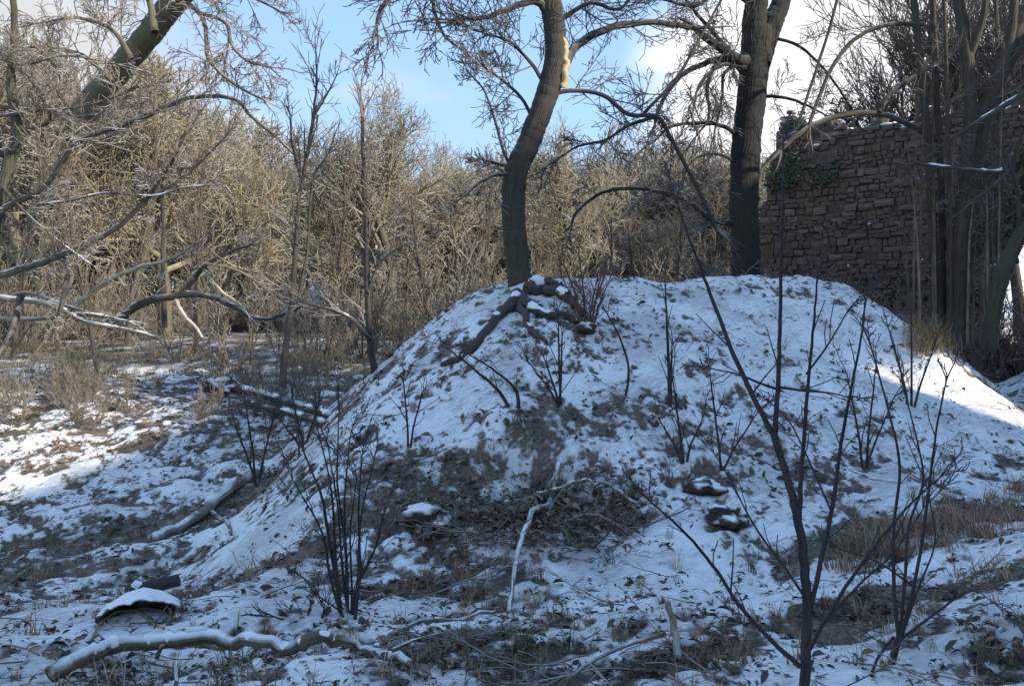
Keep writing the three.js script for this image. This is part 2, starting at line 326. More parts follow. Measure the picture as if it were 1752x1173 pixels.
// snow lying along the top of a branch, broken into stretches
function snowOn(g, pts, rad, R, o = {}) {
  let run = [], rr = [];
  const flush = () => { if (run.length > 2) { rr[0] *= 0.2; rr[rr.length - 1] *= 0.2; const s = new Geo(); s.tube(run, rr, 7, [1, 1, 1]); g.push(s); } run = []; rr = []; };
  for (let k = 0; k < pts.length; k++) {
    const a = pts[Math.max(0, k - 1)], b = pts[Math.min(pts.length - 1, k + 1)], t = b.clone().sub(a).normalize();
    if (Math.abs(t.y) > (o.steep ?? 0.75) || R() < (o.gap ?? 0.06) * 2.2 + 0.05) { flush(); continue; }
    const w = (o.w ?? 0.62) * (0.45 + 0.85 * R());
    run.push(pts[k].clone().add(V(0, rad[k] * (o.lift ?? 0.52), 0))); rr.push(rad[k] * w);
  }
  flush();
}
const C = {
  dark: [0.075, 0.062, 0.052], darker: [0.05, 0.042, 0.038], brown: [0.14, 0.115, 0.085], tan: [0.27, 0.22, 0.15], pale: [0.38, 0.32, 0.23],
  green: [0.17, 0.18, 0.10], red: [0.20, 0.095, 0.065], straw: [0.36, 0.27, 0.15], grey: [0.20, 0.18, 0.155],
};
// a tree or shrub traced limb by limb: each limb is a part, its twigs are gathered in one part
function tracedTree(name, label, category, limbs, o) {
  const R = rng(o.seed), first = limbs[0];
  limbs.forEach(L => { if (L.w[0] * L.d[0] / F > 0.16) { L.per = 14; L.kink = 0.16; } });
  const l0 = traced(first.path, first.d[0], first.d[1], first.w[0], first.w[1], R, first.per, first.kink);
  const origin = l0.pts[0].clone();
  const root = thing(name, label, category, origin, o.group);
  const tw = new Geo(), sn = [];
  limbs.forEach((L, k) => {
    const l = k ? traced(L.path, L.d[0], L.d[1], L.w[0], L.w[1], R, L.per, L.kink) : l0;
    const g = new Geo(), big = l.rad[0] > 0.09;
    if (L.flare) { for (let i = 0; i < l.pts.length; i++) { const q = i / (l.pts.length - 1); l.rad[i] *= 1 + L.flare * Math.exp(-q * 26); } }
    g.tube(l.pts, l.rad, big ? 26 : l.rad[0] > 0.03 ? 9 : 6, L.col || o.col, { snow: L.snow ?? o.snow ?? 0, rough: big ? 0.16 : l.rad[0] > 0.03 ? 0.08 : 0, moss: L.moss ?? o.moss, seed: k * 7, cap: L.cap });
    g.mesh(L.part || (k ? 'limb' : 'trunk'), M.bark, root, origin);
    const t = { ...(o.tw || {}), ...(L.tw || {}) };
    if (t.n && l.rad[l.rad.length - 1] < 0.05) { const e = l.pts.length - 1; for (let q = 0; q < 3; q++) { const dd = l.pts[e].clone().sub(l.pts[e - 1]).normalize(); dd.x += (R() - 0.5) * (q ? 1 : 0.3); dd.y += (R() - 0.5) * (q ? 1 : 0.3); dd.z += (R() - 0.5) * (q ? 1 : 0.3); grow([tw], l.pts[e], dd, (t.len ?? 1) * (q ? 0.35 : 0.55) * (0.7 + 0.5 * R()), l.rad[e] * 0.95, 0, { max: Math.min(1, t.max ?? 1), rmin: t.rmin ?? 0.006, kids: [5], ang: [0.4, 1], ratio: [0.3, 0.6], cols: [t.col || o.twcol || o.col], up: t.up ?? 0.03, wig: 0.22, snow: t.snow ?? o.snow ?? 0, segs: [5, 3], thick: 0.016, taper: 0.25 }, R); } }
    if (t.n) kids([tw], l.pts, l.rad, 0, { max: t.max ?? 2, rmin: t.rmin ?? 0.006, kids: [t.n, t.k1 ?? 6, t.k2 ?? 4], ang: t.ang ?? [0.5, 1.15], ratio: t.ratio ?? [0.42, 0.85], cols: [t.col || o.twcol || o.col], up: t.up ?? 0.06, wig: t.wig ?? 0.25, lift: t.lift ?? 0.15, snow: t.snow ?? o.snow ?? 0, t0: [t.t0 ?? 0.15, 0.15], thick: t.thick, flat: t.flat, segs: t.segs }, R, t.len ?? l.len);
    if (L.snowcap) snowOn(sn, l.pts, l.rad, R, L.snowcap === true ? {} : L.snowcap);
  });
  if (!tw.empty()) tw.mesh('twigs', M.twig, root, origin).userData.kind = 'stuff';
  sn.forEach(q => q.mesh('snow', M.snow, root, origin));
  return { root, origin };
}

const WALL = { x: 7.15, z: -24, ux: 0.8, uz: 0.6, nx: -0.6, nz: 0.8 };   // the ruin's near face: start, direction, outward normal
const instancedLater = [];
// ---------------------------------------------------------------- the wood behind: bare trees in the sun
function makeTree(seed, o) {
  const R = rng(seed), g = [new Geo(), new Geo(), new Geo()];
  const lean = V((R() - 0.5) * 0.25, 1, (R() - 0.5) * 0.25);
  grow(g, V(0, -0.2, 0), lean, o.h, o.r, 0, o, R);
  return g;
}
function treeGroup(g, parent) {
  g[0].mesh('trunk', M.bark, parent); g[1].mesh('limbs', M.bark, parent).userData.kind = 'stuff'; g[2].mesh('crown', M.twig, parent).userData.kind = 'stuff';
}
const OAK = { max: 4, segs: [7, 6, 4, 3, 2], sides: [9, 5, 3, 3, 3], kids: [12, 8, 6, 5], t0: [0.3, 0.25, 0.2, 0.15], ang: [0.55, 1.25], ratio: [0.5, 0.8], shrink: 0.36, rmin: 0.011, up: 0.05, wig: 0.2, lift: 0.22, taper: 0.35, thick: 0.024, snow: 0.35 };
const oaks = [];
for (let k = 0; k < 4; k++) {
  const t = [1, 1.1, 0.92, 1.05][k];
  oaks.push(makeTree(100 + k, { ...OAK, h: 6.0, r: 0.23, kids: [13 + (k & 1), 9, 7, 4.5], cols: [C.brown, [0.21 * t, 0.18 * t, 0.125], [0.25 * t, 0.212 * t, 0.14], [0.26 * t, 0.22 * t, 0.145]], moss: 0.35 }));
}
{
  const R = rng(4242), protos = [];
  const put = (k, px, d, s, label, cat, group, turn) => {
    const x = (px - W / 2) / F * d, z = -d, y = heightSmooth(x, z);
    let o;
    if (!protos[k]) { o = protos[k] = new THREE.Group(); treeGroup(oaks[k], o); o.name = numbered('bare_tree'); scene.add(o); }
    else { o = protos[k].clone(); o.name = numbered('bare_tree'); o.userData = {}; scene.add(o); }
    o.position.set(x, y, z); o.rotation.y = turn ?? R() * 6.28; o.scale.setScalar(s);
    tag(o, label, cat, group); return o;
  };
  put(0, 672, 33, 1.12, 'spreading bare oak standing alone in the sun left of the mound tree', 'tree', null, 1.1);
  put(1, 285, 30, 1.2, 'broad round-crowned bare tree behind the fallen boughs on the left', 'tree', null, 0.4);
  put(2, 60, 26, 1.2, 'bare tree at the far left edge of the sunlit wood', 'tree');
  put(3, 1010, 36, 0.95, 'low bare tree seen between the two dark mound trunks', 'tree');
  const rows = [[-60, 30, 1.2], [380, 38, 1.05], [160, 36, 1.3], [525, 48, 0.6], [785, 42, 1.05], [860, 46, 0.85], [930, 46, 1.0], [1120, 42, 0.9], [1200, 46, 0.95], [240, 46, 1.4], [350, 52, 1.4], [440, 54, 0.7], [620, 50, 1.1], [720, 54, 1.1], [820, 56, 1.1], [20, 40, 1.2], [90, 50, 1.3], [1060, 52, 1.1]];
  rows.forEach(([px, d, s], i) => put(i % 4, px, d, s, 'bare tan-twigged tree in the sunlit wood beyond the clearing', 'tree', 'bare trees of the sunlit wood'));
  // young trees scattered through the wood's near edge
  const young = [0, 1, 2].map(k => makeTree(170 + k, { ...OAK, max: 3, h: 5.6, r: 0.07, rmin: 0.007, segs: [8, 5, 3, 2], sides: [7, 4, 3, 3], kids: [20, 8, 5], t0: [0.15, 0.2, 0.2], ang: [0.35, 0.85], ratio: [0.22, 0.42], wig: 0.09, thick: 0.014, cols: [C.dark, [0.13, 0.10, 0.075], [0.20, 0.155, 0.105]] }));
  const yp = [];
  [[20, 20, 1.0], [95, 23, 1.1], [165, 19, 0.8], [215, 25, 1.2], [335, 22, 0.9], [375, 27, 1.1], [430, 20, 0.75], [455, 30, 0.6], [560, 24, 0.9], [590, 31, 1.1], [700, 25, 0.75], [745, 22, 0.7], [800, 29, 1.0], [835, 24, 0.75], [950, 24, 0.7], [985, 20, 0.5], [1050, 27, 0.75], [1110, 22, 0.6], [1160, 26, 0.75], [1215, 23, 0.7]].forEach(([px, d, s], i) => {
    const k = i % 3, x = (px - W / 2) / F * d; let o;
    if (!yp[k]) { o = yp[k] = new THREE.Group(); treeGroup(young[k], o); } else o = yp[k].clone();
    o.name = numbered('young_tree'); o.userData = {}; o.position.set(x, heightSmooth(x, -d), -d); o.rotation.y = R() * 6.28; o.scale.setScalar(s); scene.add(o);
    tag(o, 'slender young bare tree among the brown undergrowth at the edge of the wood', 'young tree', 'slender young trees at the edge of the wood');
  });
  // trees behind the ruined wall
  for (let k = 4; k < 6; k++) oaks.push(makeTree(100 + k, { ...OAK, h: 7.4, r: 0.17, kids: [10, 7, 6, 4], up: 0.1, ang: [0.35, 0.9], cols: [C.darker, C.darker, [0.07, 0.057, 0.05], [0.07, 0.057, 0.05]] }));  // bark colours darkened to paint these trees as silhouettes against bright sky
  [[1520, 34, 1.15], [1610, 33, 1.25], [1680, 31, 1.3], [1745, 36, 1.5], [1830, 33, 1.5]].forEach(([px, d, s], i) => put(4 + i % 2, px, d, s, 'bare tree darkened as a painted silhouette behind the ruined wall at right', 'tree', 'bare trees painted as silhouettes behind the ruined wall'));
}
{ // the wood farther off, one brown mass
  const R = rng(4343), geos = [0, 1, 2].map(k => { const g = makeTree(140 + k, { ...OAK, max: 3, h: 7.4, r: 0.2, rmin: 0.022, kids: [15, 11, 9], cols: [C.brown, [0.20, 0.175, 0.13], [0.23, 0.20, 0.15]], segs: [6, 4, 3, 2], sides: [6, 4, 3, 3] }); return mergeGeometries(g.filter(q => !q.empty()).map(q => q.geometry())); }), spots = [];
  for (let k = 0; k < 330; k++) { const d = 46 + R() * 60, px = -150 + R() * 1500, x = (px - W / 2) / F * d; if (hillH(x, -d) > 0.5) continue; if (px > 445 && px < 590 && R() < 0.75) continue; if (px < 860 && R() < 0.3) continue; const lim = px < 470 ? 1.6 : px < 860 ? 1.0 : 1.12; spots.push({ p: V(x, heightSmooth(x, -d), -d), s: lim * (0.62 + R() * 0.4) * (0.75 + d / 190) }); }
  instancedLater.push(() => instanced('distant_wood', 'brown mass of bare trees closing the view beyond the clearing', 'wood', geos, M.twig, spots));
}
// thickets: nobody could count the shoots
function makeShrub(seed, h, n, cols, rmin) {
  const R = rng(seed), g = new Geo(), o = { max: 2, segs: [4, 3, 2], sides: [3, 3, 3], kids: [7, 4], t0: [0.25, 0.2], ang: [0.35, 0.9], ratio: [0.3, 0.5], rmin, up: 0.08, wig: 0.2, lift: 0.2, cols, taper: 0.4, thick: 0.02, snow: 0.35 };
  for (let k = 0; k < n; k++) { const a = R() * 6.28, q = 0.15 + R() * 0.75; grow([g], V(Math.cos(a) * 0.12, -0.1, Math.sin(a) * 0.12), V(Math.cos(a) * q, 1, Math.sin(a) * q), h * (0.6 + 0.5 * R()), 0.018, 0, o, R); }
  return g.geometry();
}
function instanced(name, label, category, geos, mat, spots, colours) {
  const holder = geos.length > 1 ? new THREE.Group() : null;
  const R = rng(name.length * 977 + spots.length), out = [];
  geos.forEach((geo, gi) => {
    const mine = spots.filter((_, i) => i % geos.length === gi); if (!mine.length) return;
    const im = new THREE.InstancedMesh(geo, mat, mine.length), m = new THREE.Matrix4(), q = new THREE.Quaternion(), e = new THREE.Euler();
    mine.forEach((s, i) => { if (s.q) q.copy(s.q); else { e.set(s.rx || 0, s.ry ?? R() * 6.28, s.rz || 0); q.setFromEuler(e); } m.compose(s.p, q, V(s.s, s.sy ?? s.s, s.s)); im.setMatrixAt(i, m); if (colours) { const c = colours(s, R); im.setColorAt(i, new THREE.Color(c[0], c[1], c[2])); } });
    shade(im); out.push(im);
  });
  if (!holder) { const o = out[0]; o.name = numbered(name); tag(o, label, category, null, 'stuff'); scene.add(o); return o; }
  holder.name = numbered(name); tag(holder, label, category, null, 'stuff');
  out.forEach(o => { o.name = name + '_clump'; o.userData.kind = 'stuff'; holder.add(o); }); scene.add(holder); return holder;
}
{
  const R = rng(77), geos = [0, 1, 2].map(k => makeShrub(500 + k, 2.2, 9, [C.brown, [0.20, 0.165, 0.12], [0.24, 0.20, 0.14]], 0.007)), spots = [];
  for (let k = 0; k < 950; k++) {
    const d = 19 + Math.pow(R(), 0.8) * 42, px = -80 + R() * 1350, x = (px - W / 2) / F * d;
    const q = vn(x * 0.22, d * 0.22, 99); if (hillH(x, -d) > 0.8 || q < 0.36) continue;
    spots.push({ p: V(x, heightSmooth(x, -d), -d), s: 0.3 + R() * R() * 1.1 + q * 0.45 });
  }
  instanced('thicket', 'tangled tan undergrowth filling the sunlit wood behind the clearing', 'undergrowth', geos, M.twig, spots);
  const rim = [];
  for (let k = 0; k < 260; k++) { const d = 12.8 + R() * 6.5, px = -60 + R() * 800, x = (px - W / 2) / F * d; if (vn(x * 0.7, d * 0.7, 98) < 0.42 || moundH(x, -d) > 0.1) continue; rim.push({ p: V(x, heightSmooth(x, -d), -d), s: 0.14 + R() * 0.26 }); }
  instanced('rim_brush', 'low brown brush and brambles along the rim of the hollow on the left', 'brush', geos, M.twig, rim);
  const g2 = [0, 1, 2].map(k => makeShrub(520 + k, 1.5, 8, [[0.17, 0.115, 0.09], [0.18, 0.125, 0.10], [0.20, 0.14, 0.115]], 0.007)), s2 = [];
  for (let k = 0; k < 150; k++) {
    const t = -0.9 + R() * 9.4, o = 0.6 + R() * 2.6, x = WALL.x + WALL.ux * t + WALL.nx * o, z = WALL.z + WALL.uz * t + WALL.nz * o;
    s2.push({ p: V(x, heightSmooth(x, z), z), s: 0.35 + R() * R() * 1.7 });
  }
  instanced('wall_scrub', 'leafless scrub growing in front of the ruined wall', 'scrub', g2, M.twig, s2);
}

instancedLater.forEach(f => f());
{ // the ruined wall on the right
  const R = rng(900), W0 = WALL, y0 = heightSmooth(W0.x + 3, W0.z + 2) - 0.15, T = 0.95;
  const t = thing('ruined_wall', 'dark brown ruined masonry wall with a broken opening behind the mound at right', 'ruined wall', V(W0.x, y0, W0.z));
  t.rotation.y = -Math.atan2(W0.uz, W0.ux);                   // local x runs along the wall, local z out of its near face
  const top = x => 6.35 + (fbm(x * 0.7, 3, 3, 91) - 0.5) * 1.3 + (vn(x * 3.3, 9, 92) - 0.5) * 0.3 - 2.6 * Math.pow(ss(0.9, -0.3, x), 2);
  const hole = (x, y) => { const c = 6.55 + 0.1 * Math.sin(y * 3), w = 0.75 + (vn(y * 2.2, 4, 93) - 0.5) * 0.3; return Math.abs(x - c) < w && y < 3.45 - Math.pow(Math.abs(x - c) / w, 2.2) * 1.1; };
  const core = [], bx = (x0, x1, a, b) => { const g = new THREE.BoxGeometry(x1 - x0, b - a, T - 0.16); g.translate((x0 + x1) / 2, (a + b) / 2, -T / 2); core.push(g); };
  for (let x = -0.25; x < 10.4; x += 0.25) { const c = x + 0.125, h = top(c) - 0.12; let a = -0.6; for (let y = 0; y < 3.6; y += 0.05) if (hole(c, y)) a = y + 0.05; bx(x, x + 0.25, a, h); }
  const cm = new THREE.MeshStandardMaterial({ color: new THREE.Color(0.13, 0.10, 0.08), roughness: 1, bumpMap: barkBump, bumpScale: 0.03 });
  const co = shade(new THREE.Mesh(mergeGeometries(core), cm)); co.name = 'wall_core'; t.add(co);
  const mats = [[0.135, 0.098, 0.076], [0.165, 0.122, 0.096], [0.11, 0.082, 0.066], [0.145, 0.108, 0.078], [0.19, 0.148, 0.118], [0.16, 0.092, 0.07]].map(c => new THREE.MeshStandardMaterial({ color: new THREE.Color(...c), roughness: 0.95, bumpMap: barkBump, bumpScale: 0.012 }));
  const stone = (w, h, dp) => { const g = new THREE.BoxGeometry(w, h, dp, 2, 2, 1), q = g.attributes.position, sd = R() * 99; for (let k = 0; k < q.count; k++) { const x = q.getX(k), y = q.getY(k), z = q.getZ(k), e = (Math.abs(x) > w * 0.4 ? 0.5 : 0) + (Math.abs(y) > h * 0.4 ? 0.5 : 0); q.setXYZ(k, x * (1 - 0.10 * vn(y * 9 + sd, z * 9, 3)) + (vn(x * 7 + sd, y * 7, 1) - 0.5) * 0.05, y * (1 - 0.16 * vn(x * 9 + sd, z * 5, 4)) + (vn(x * 7, y * 7 + sd, 2) - 0.5) * 0.04, z - (z > 0 ? e * 0.03 : 0) + (z > 0 ? (vn(x * 8 + sd, y * 8, 6) - 0.5) * 0.05 : 0)); } const f = g.toNonIndexed(); f.computeVertexNormals(); return f; };
  const list = [], snowG = [];
  for (let y = 0; y < 7.4;) {
    const h = 0.085 + R() * 0.13; let x = -0.3 + R() * 0.2;
    while (x < 10.3) {
      const w = 0.12 + R() * R() * 0.42, c = x + w / 2, cy = y + h / 2 + (fbm(c * 1.1, y, 2, 96) - 0.5) * 0.22;
      if (cy < top(c) && !hole(c, cy) && R() > 0.07) list.push({ c, cy, w: w - 0.015, h: h * (0.75 + 0.4 * R()) });
      x += w;
    }
    y += h;
  }
  list.sort((a, b) => b.w * b.h - a.w * a.h);
  const rest = mats.map(() => []);
  const put = (L, front, k) => { const dp = 0.16 + R() * 0.1, g = stone(L.w, L.h, dp), zz = front ? -0.105 + (R() - 0.5) * 0.09 : -T + 0.06, m = Math.floor(R() * R() * 6 + (fbm(L.c, L.cy, 2, 95) > 0.55 ? 0.4 : 0)) % 6;
    if (front && k < 280) { const o = shade(new THREE.Mesh(g, mats[m])); o.name = k ? `stone_${String(k).padStart(3, '0')}` : 'stone'; o.position.set(L.c, L.cy, zz); t.add(o); }
    else { g.translate(L.c, L.cy, zz); rest[m].push(g); }
    if (front && R() < 0.02) { const s = new THREE.SphereGeometry(1, 8, 5); s.scale(L.w * (0.2 + 0.3 * R()), 0.02 + R() * 0.018, 0.05); s.translate(L.c + (R() - 0.5) * 0.1, L.cy + L.h / 2, zz + dp / 2 - 0.015); snowG.push(s); } };
  list.forEach((L, k) => { put(L, true, k); if (R() < 0.5) put(L, false, k); });
  rest.forEach((g, m) => { const o = shade(new THREE.Mesh(mergeGeometries(g), mats[m])); o.name = 'rubble_stones'; o.userData.kind = 'stuff'; t.add(o); });
  for (let x = -0.2; x < 10.2; x += 0.22) { if (R() < 0.25) continue; const s = lump(1, 1, x * 7, 0.4); s.deleteAttribute('color'); s.scale(0.12 + R() * 0.1, 0.05 + R() * 0.04, T * 0.42); const q = new THREE.BufferGeometry(); q.setAttribute('position', s.attributes.position); q.setIndex(s.index); q.translate(x, top(x) - 0.06, -T / 2); q.computeVertexNormals(); snowG.push(q); }
  const so = shade(new THREE.Mesh(mergeGeometries(snowG.map(g => { const q = new THREE.BufferGeometry(); q.setAttribute('position', g.attributes.position); q.setAttribute('normal', g.attributes.normal); q.setIndex(g.index); return q; })), M.snow)); so.name = 'snow'; so.userData.kind = 'stuff'; t.add(so);
  instancedLater.length = 0;
  instancedLater.push(() => {                                 // ivy and moss on it
    const geo = leafClump(910, 10, 0.075), sp = [], n = V(W0.nx, 0, W0.nz), q0 = new THREE.Quaternion().setFromUnitVectors(V(0, 1, 0), n);
    for (let k = 0; k < 5200; k++) { const x = -0.3 + R() * 10.6, y = R() * 6.8, v = fbm(x * 0.55, y * 0.55, 3, 911) + 0.05 * ss(5, 6, y) * R() + 0.22 * ss(4.6, 6, x) * ss(2.6, 3.6, y) * ss(6, 4.6, y) + 0.2 * ss(2.2, 0.3, y); if (y > top(x) + 0.1 || hole(x, y) || v < 0.70) continue; const o = 0.03 + R() * 0.12;
      sp.push({ p: V(W0.x + W0.ux * x + W0.nx * o, y0 + y, W0.z + W0.uz * x + W0.nz * o), s: 0.8 + R() * 0.9, q: q0.clone().multiply(new THREE.Quaternion().setFromAxisAngle(V(0, 1, 0), R() * 6.28)) }); }
    instanced('ivy', 'dark green ivy and moss growing over the ruined wall', 'ivy', [geo], M.leaf, sp, (s, R2) => { const m = 0.6 + 0.8 * R2(); return R2() < 0.7 ? [0.05 * m, 0.065 * m, 0.032 * m] : [0.10 * m, 0.095 * m, 0.045 * m]; });
  });
}
// ---------------------------------------------------------------- trees traced from the photograph
const dG = (px, py) => -G(px, py).z;
const onGround = (path, R, w0, w1, lift = 0.5, per = 5, kink = 0.4) => {      // something lying on the ground
  const pts0 = path.map(a => { const p = G(a[0], a[1]); return p; });
  const d = -pts0[0].z, pts = smooth(pts0, per, kink * w0 * d / F * 0.4, R);
  const rad = pts.map((p, k) => Math.max(0.004, lerp(w0, w1, k / (pts.length - 1)) * d / F / 2));
  pts.forEach((p, k) => { const y = height(p.x, p.z) + rad[k] * lift * 2; p.y = Math.max(p.y, y) * 0.5 + y * 0.5; });
  return { pts, rad };
};
const TWO = { max: 3, k1: 7, k2: 4, segs: [4, 4, 3, 2], thick: 0.015 };
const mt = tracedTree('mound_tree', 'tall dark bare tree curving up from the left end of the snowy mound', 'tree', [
  { path: [[894, 530], [890, 480], [882, 400], [880, 330], [888, 285], [906, 245], [923, 200], [940, 150], [951, 100], [950, 55], [943, 10], [936, -60], [925, -150]], d: [12.2, 12.2], w: [40, 37], tw: { n: 0 }, per: 6, flare: 0.7, moss: 0.2 },
  { path: [[945, 35], [920, 3], [885, 8], [835, 28], [785, 33]], d: [12.2, 11.6], w: [16, 5], tw: { n: 6, len: 1.6, lift: 0.2 } },
  { path: [[945, 5], [880, -30], [800, -40], [700, -30], [650, 20], [645, 80]], d: [12.2, 11], w: [18, 3], tw: { n: 14, len: 1.5, up: -0.05, lift: -0.1 } },
  { path: [[940, -20], [860, -70], [770, -60], [740, -10], [760, 60], [790, 85]], d: [12.2, 11.5], w: [12, 3], tw: { n: 12, len: 1.3, up: -0.05, lift: -0.1 } },
  { path: [[962, 120], [985, 80], [1040, 48], [1115, 38], [1190, 48]], d: [12.2, 13.5], w: [17, 8], tw: { n: 10, len: 1.6, up: 0.05 } },
  { path: [[935, 150], [910, 110], [870, 70], [835, 60]], d: [12.2, 11.8], w: [8, 3], tw: { n: 10, len: 1.4, up: 0.0 } },
  { path: [[918, 215], [890, 165], [850, 130], [820, 110]], d: [12.2, 12.6], w: [7, 3], tw: { n: 10, len: 1.3, up: 0.0 } },
  { path: [[884, 292], [866, 270], [845, 200], [825, 150], [800, 122]], d: [12.2, 12], w: [7, 2], tw: { n: 5, len: 0.8 } },
  { path: [[884, 302], [862, 298], [835, 303], [800, 330], [760, 360]], d: [12.2, 11.8], w: [9, 3], snowcap: true, tw: { n: 6, len: 1.0 } },
  { path: [[884, 285], [862, 283], [840, 276], [815, 272]], d: [12.2, 12.4], w: [8, 3], snowcap: true, tw: { n: 4, len: 0.7 } },
  { path: [[930, 165], [975, 155], [1030, 162], [1075, 195], [1125, 200], [1150, 240], [1190, 315], [1225, 390]], d: [12.2, 13.2], w: [8, 7], tw: { n: 14, len: 1.5, up: -0.02 } },
  { path: [[1120, 200], [1075, 215], [1035, 240], [990, 250], [935, 285]], d: [12.9, 12.4], w: [7, 3], tw: { n: 8, len: 1.2, up: -0.06 } },
  { path: [[1100, 196], [1160, 130], [1200, 60], [1240, -10]], d: [12.9, 13.4], w: [6, 4], tw: { n: 7, len: 1.2 } },
  { path: [[965, 30], [1010, 5], [1060, 15], [1090, -20]], d: [12.2, 12], w: [9, 4], tw: { n: 10, len: 1.3 } },
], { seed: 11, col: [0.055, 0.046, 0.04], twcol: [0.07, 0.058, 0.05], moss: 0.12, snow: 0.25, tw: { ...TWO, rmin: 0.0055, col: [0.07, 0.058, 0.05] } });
{ // the strip, painted sunlit, where the bark has come away, and the snowy roots spreading over the mound
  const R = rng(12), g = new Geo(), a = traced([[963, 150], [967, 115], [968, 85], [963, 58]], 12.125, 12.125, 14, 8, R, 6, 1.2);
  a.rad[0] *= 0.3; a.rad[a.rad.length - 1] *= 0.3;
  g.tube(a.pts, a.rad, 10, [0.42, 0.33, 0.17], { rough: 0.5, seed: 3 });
  const o = g.mesh('sunlit_bare_wood', M.wood, mt.root, mt.origin); o.userData.label = 'pale yellow strip of peeled wood with the sunlit patch painted in';
  const sn = [];
  for (const [path, w0, w1] of [[[[900, 505], [940, 512], [985, 528], [1000, 545]], 26, 7], [[[893, 512], [925, 545], [975, 553], [990, 560]], 20, 6], [[[885, 512], [850, 555], [800, 600], [755, 628]], 22, 7], [[[890, 515], [905, 570], [935, 600]], 16, 5], [[[905, 500], [935, 494], [960, 500]], 24, 10]]) {
    const r = onGround(path, R, w0, w1, 0.35, 6, 1.4), gg = new Geo();
    gg.tube(r.pts, r.rad, 10, C.dark, { rough: 0.25, seed: w0 }); gg.mesh('root', M.bark, mt.root, mt.origin);
    snowOn(sn, r.pts, r.rad, R, { steep: 0.95, gap: 0.1, w: 0.95, lift: 0.42 });
  }
  sn.forEach(q => q.mesh('root_snow', M.snow, mt.root, mt.origin));
}
const droop = { n: 7, len: 1.3, up: -0.12, lift: -0.25 };
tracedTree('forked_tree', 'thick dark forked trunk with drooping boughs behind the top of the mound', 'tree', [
  { path: [[1280, 580], [1278, 440], [1274, 360], [1275, 290], [1280, 220], [1287, 150], [1293, 95], [1297, 50]], d: [16, 16], w: [47, 52], tw: { n: 0 }, per: 7, flare: 0.25, moss: 0.1 },
  { path: [[1290, 100], [1291, 40], [1297, -20], [1300, -90]], d: [16, 15.8], w: [46, 30], tw: { n: 0 } },
  { path: [[1300, 110], [1318, 50], [1336, 5], [1358, -60]], d: [16, 16.3], w: [38, 28], tw: { n: 0 } },
  { path: [[1285, 105], [1262, 100], [1235, 82], [1205, 62], [1190, 50]], d: [16, 14.2], w: [20, 9], tw: droop },
  { path: [[1280, 110], [1250, 98], [1215, 105], [1165, 130], [1130, 180], [1118, 220]], d: [16, 14.5], w: [14, 4], tw: droop },
  { path: [[1262, 103], [1225, 112], [1210, 150], [1213, 200], [1190, 235]], d: [15.7, 15], w: [9, 3], tw: { ...droop, n: 5 } },
  { path: [[1275, 115], [1240, 110], [1200, 140], [1185, 195]], d: [15.8, 14.6], w: [9, 3], tw: { ...droop, n: 5 } },
  { path: [[1270, 108], [1240, 125], [1235, 170], [1222, 230]], d: [15.8, 15.2], w: [7, 3], tw: { ...droop, n: 4 } },
  { path: [[1272, 240], [1240, 217], [1200, 210], [1150, 216], [1120, 240]], d: [16, 15], w: [8, 4], tw: { n: 8, len: 1.2, up: -0.05 } },
  { path: [[1270, 285], [1235, 265], [1195, 268], [1165, 295], [1120, 320]], d: [16, 15], w: [6, 3], tw: { n: 6, len: 1.0, up: -0.08 } },
  { path: [[1268, 385], [1215, 375], [1180, 345], [1140, 330], [1085, 322], [1030, 330], [985, 365], [975, 400]], d: [16, 14], w: [9, 4], snowcap: { gap: 0.15 }, tw: { n: 8, len: 0.9, up: -0.05 } },
  { path: [[1285, 150], [1240, 80], [1190, 20], [1150, -30]], d: [16, 15.6], w: [9, 4], tw: { n: 8, len: 1.4 } },
  { path: [[1310, 60], [1370, 80], [1420, 130], [1460, 190]], d: [16, 15.8], w: [6, 3], tw: { n: 6, len: 1.1 } },
  { path: [[1290, 165], [1330, 165], [1370, 175], [1410, 195]], d: [16, 16.4], w: [7, 3], tw: { n: 5, len: 1.0 } },
  { path: [[1300, 20], [1240, -20], [1190, 10], [1140, 0]], d: [16, 15.5], w: [10, 4], tw: { n: 8, len: 1.4 } },
], { seed: 21, col: [0.024, 0.02, 0.019], twcol: [0.05, 0.042, 0.038], moss: 0.08, snow: 0.2, tw: { ...TWO, rmin: 0.006, col: [0.05, 0.042, 0.038] } });

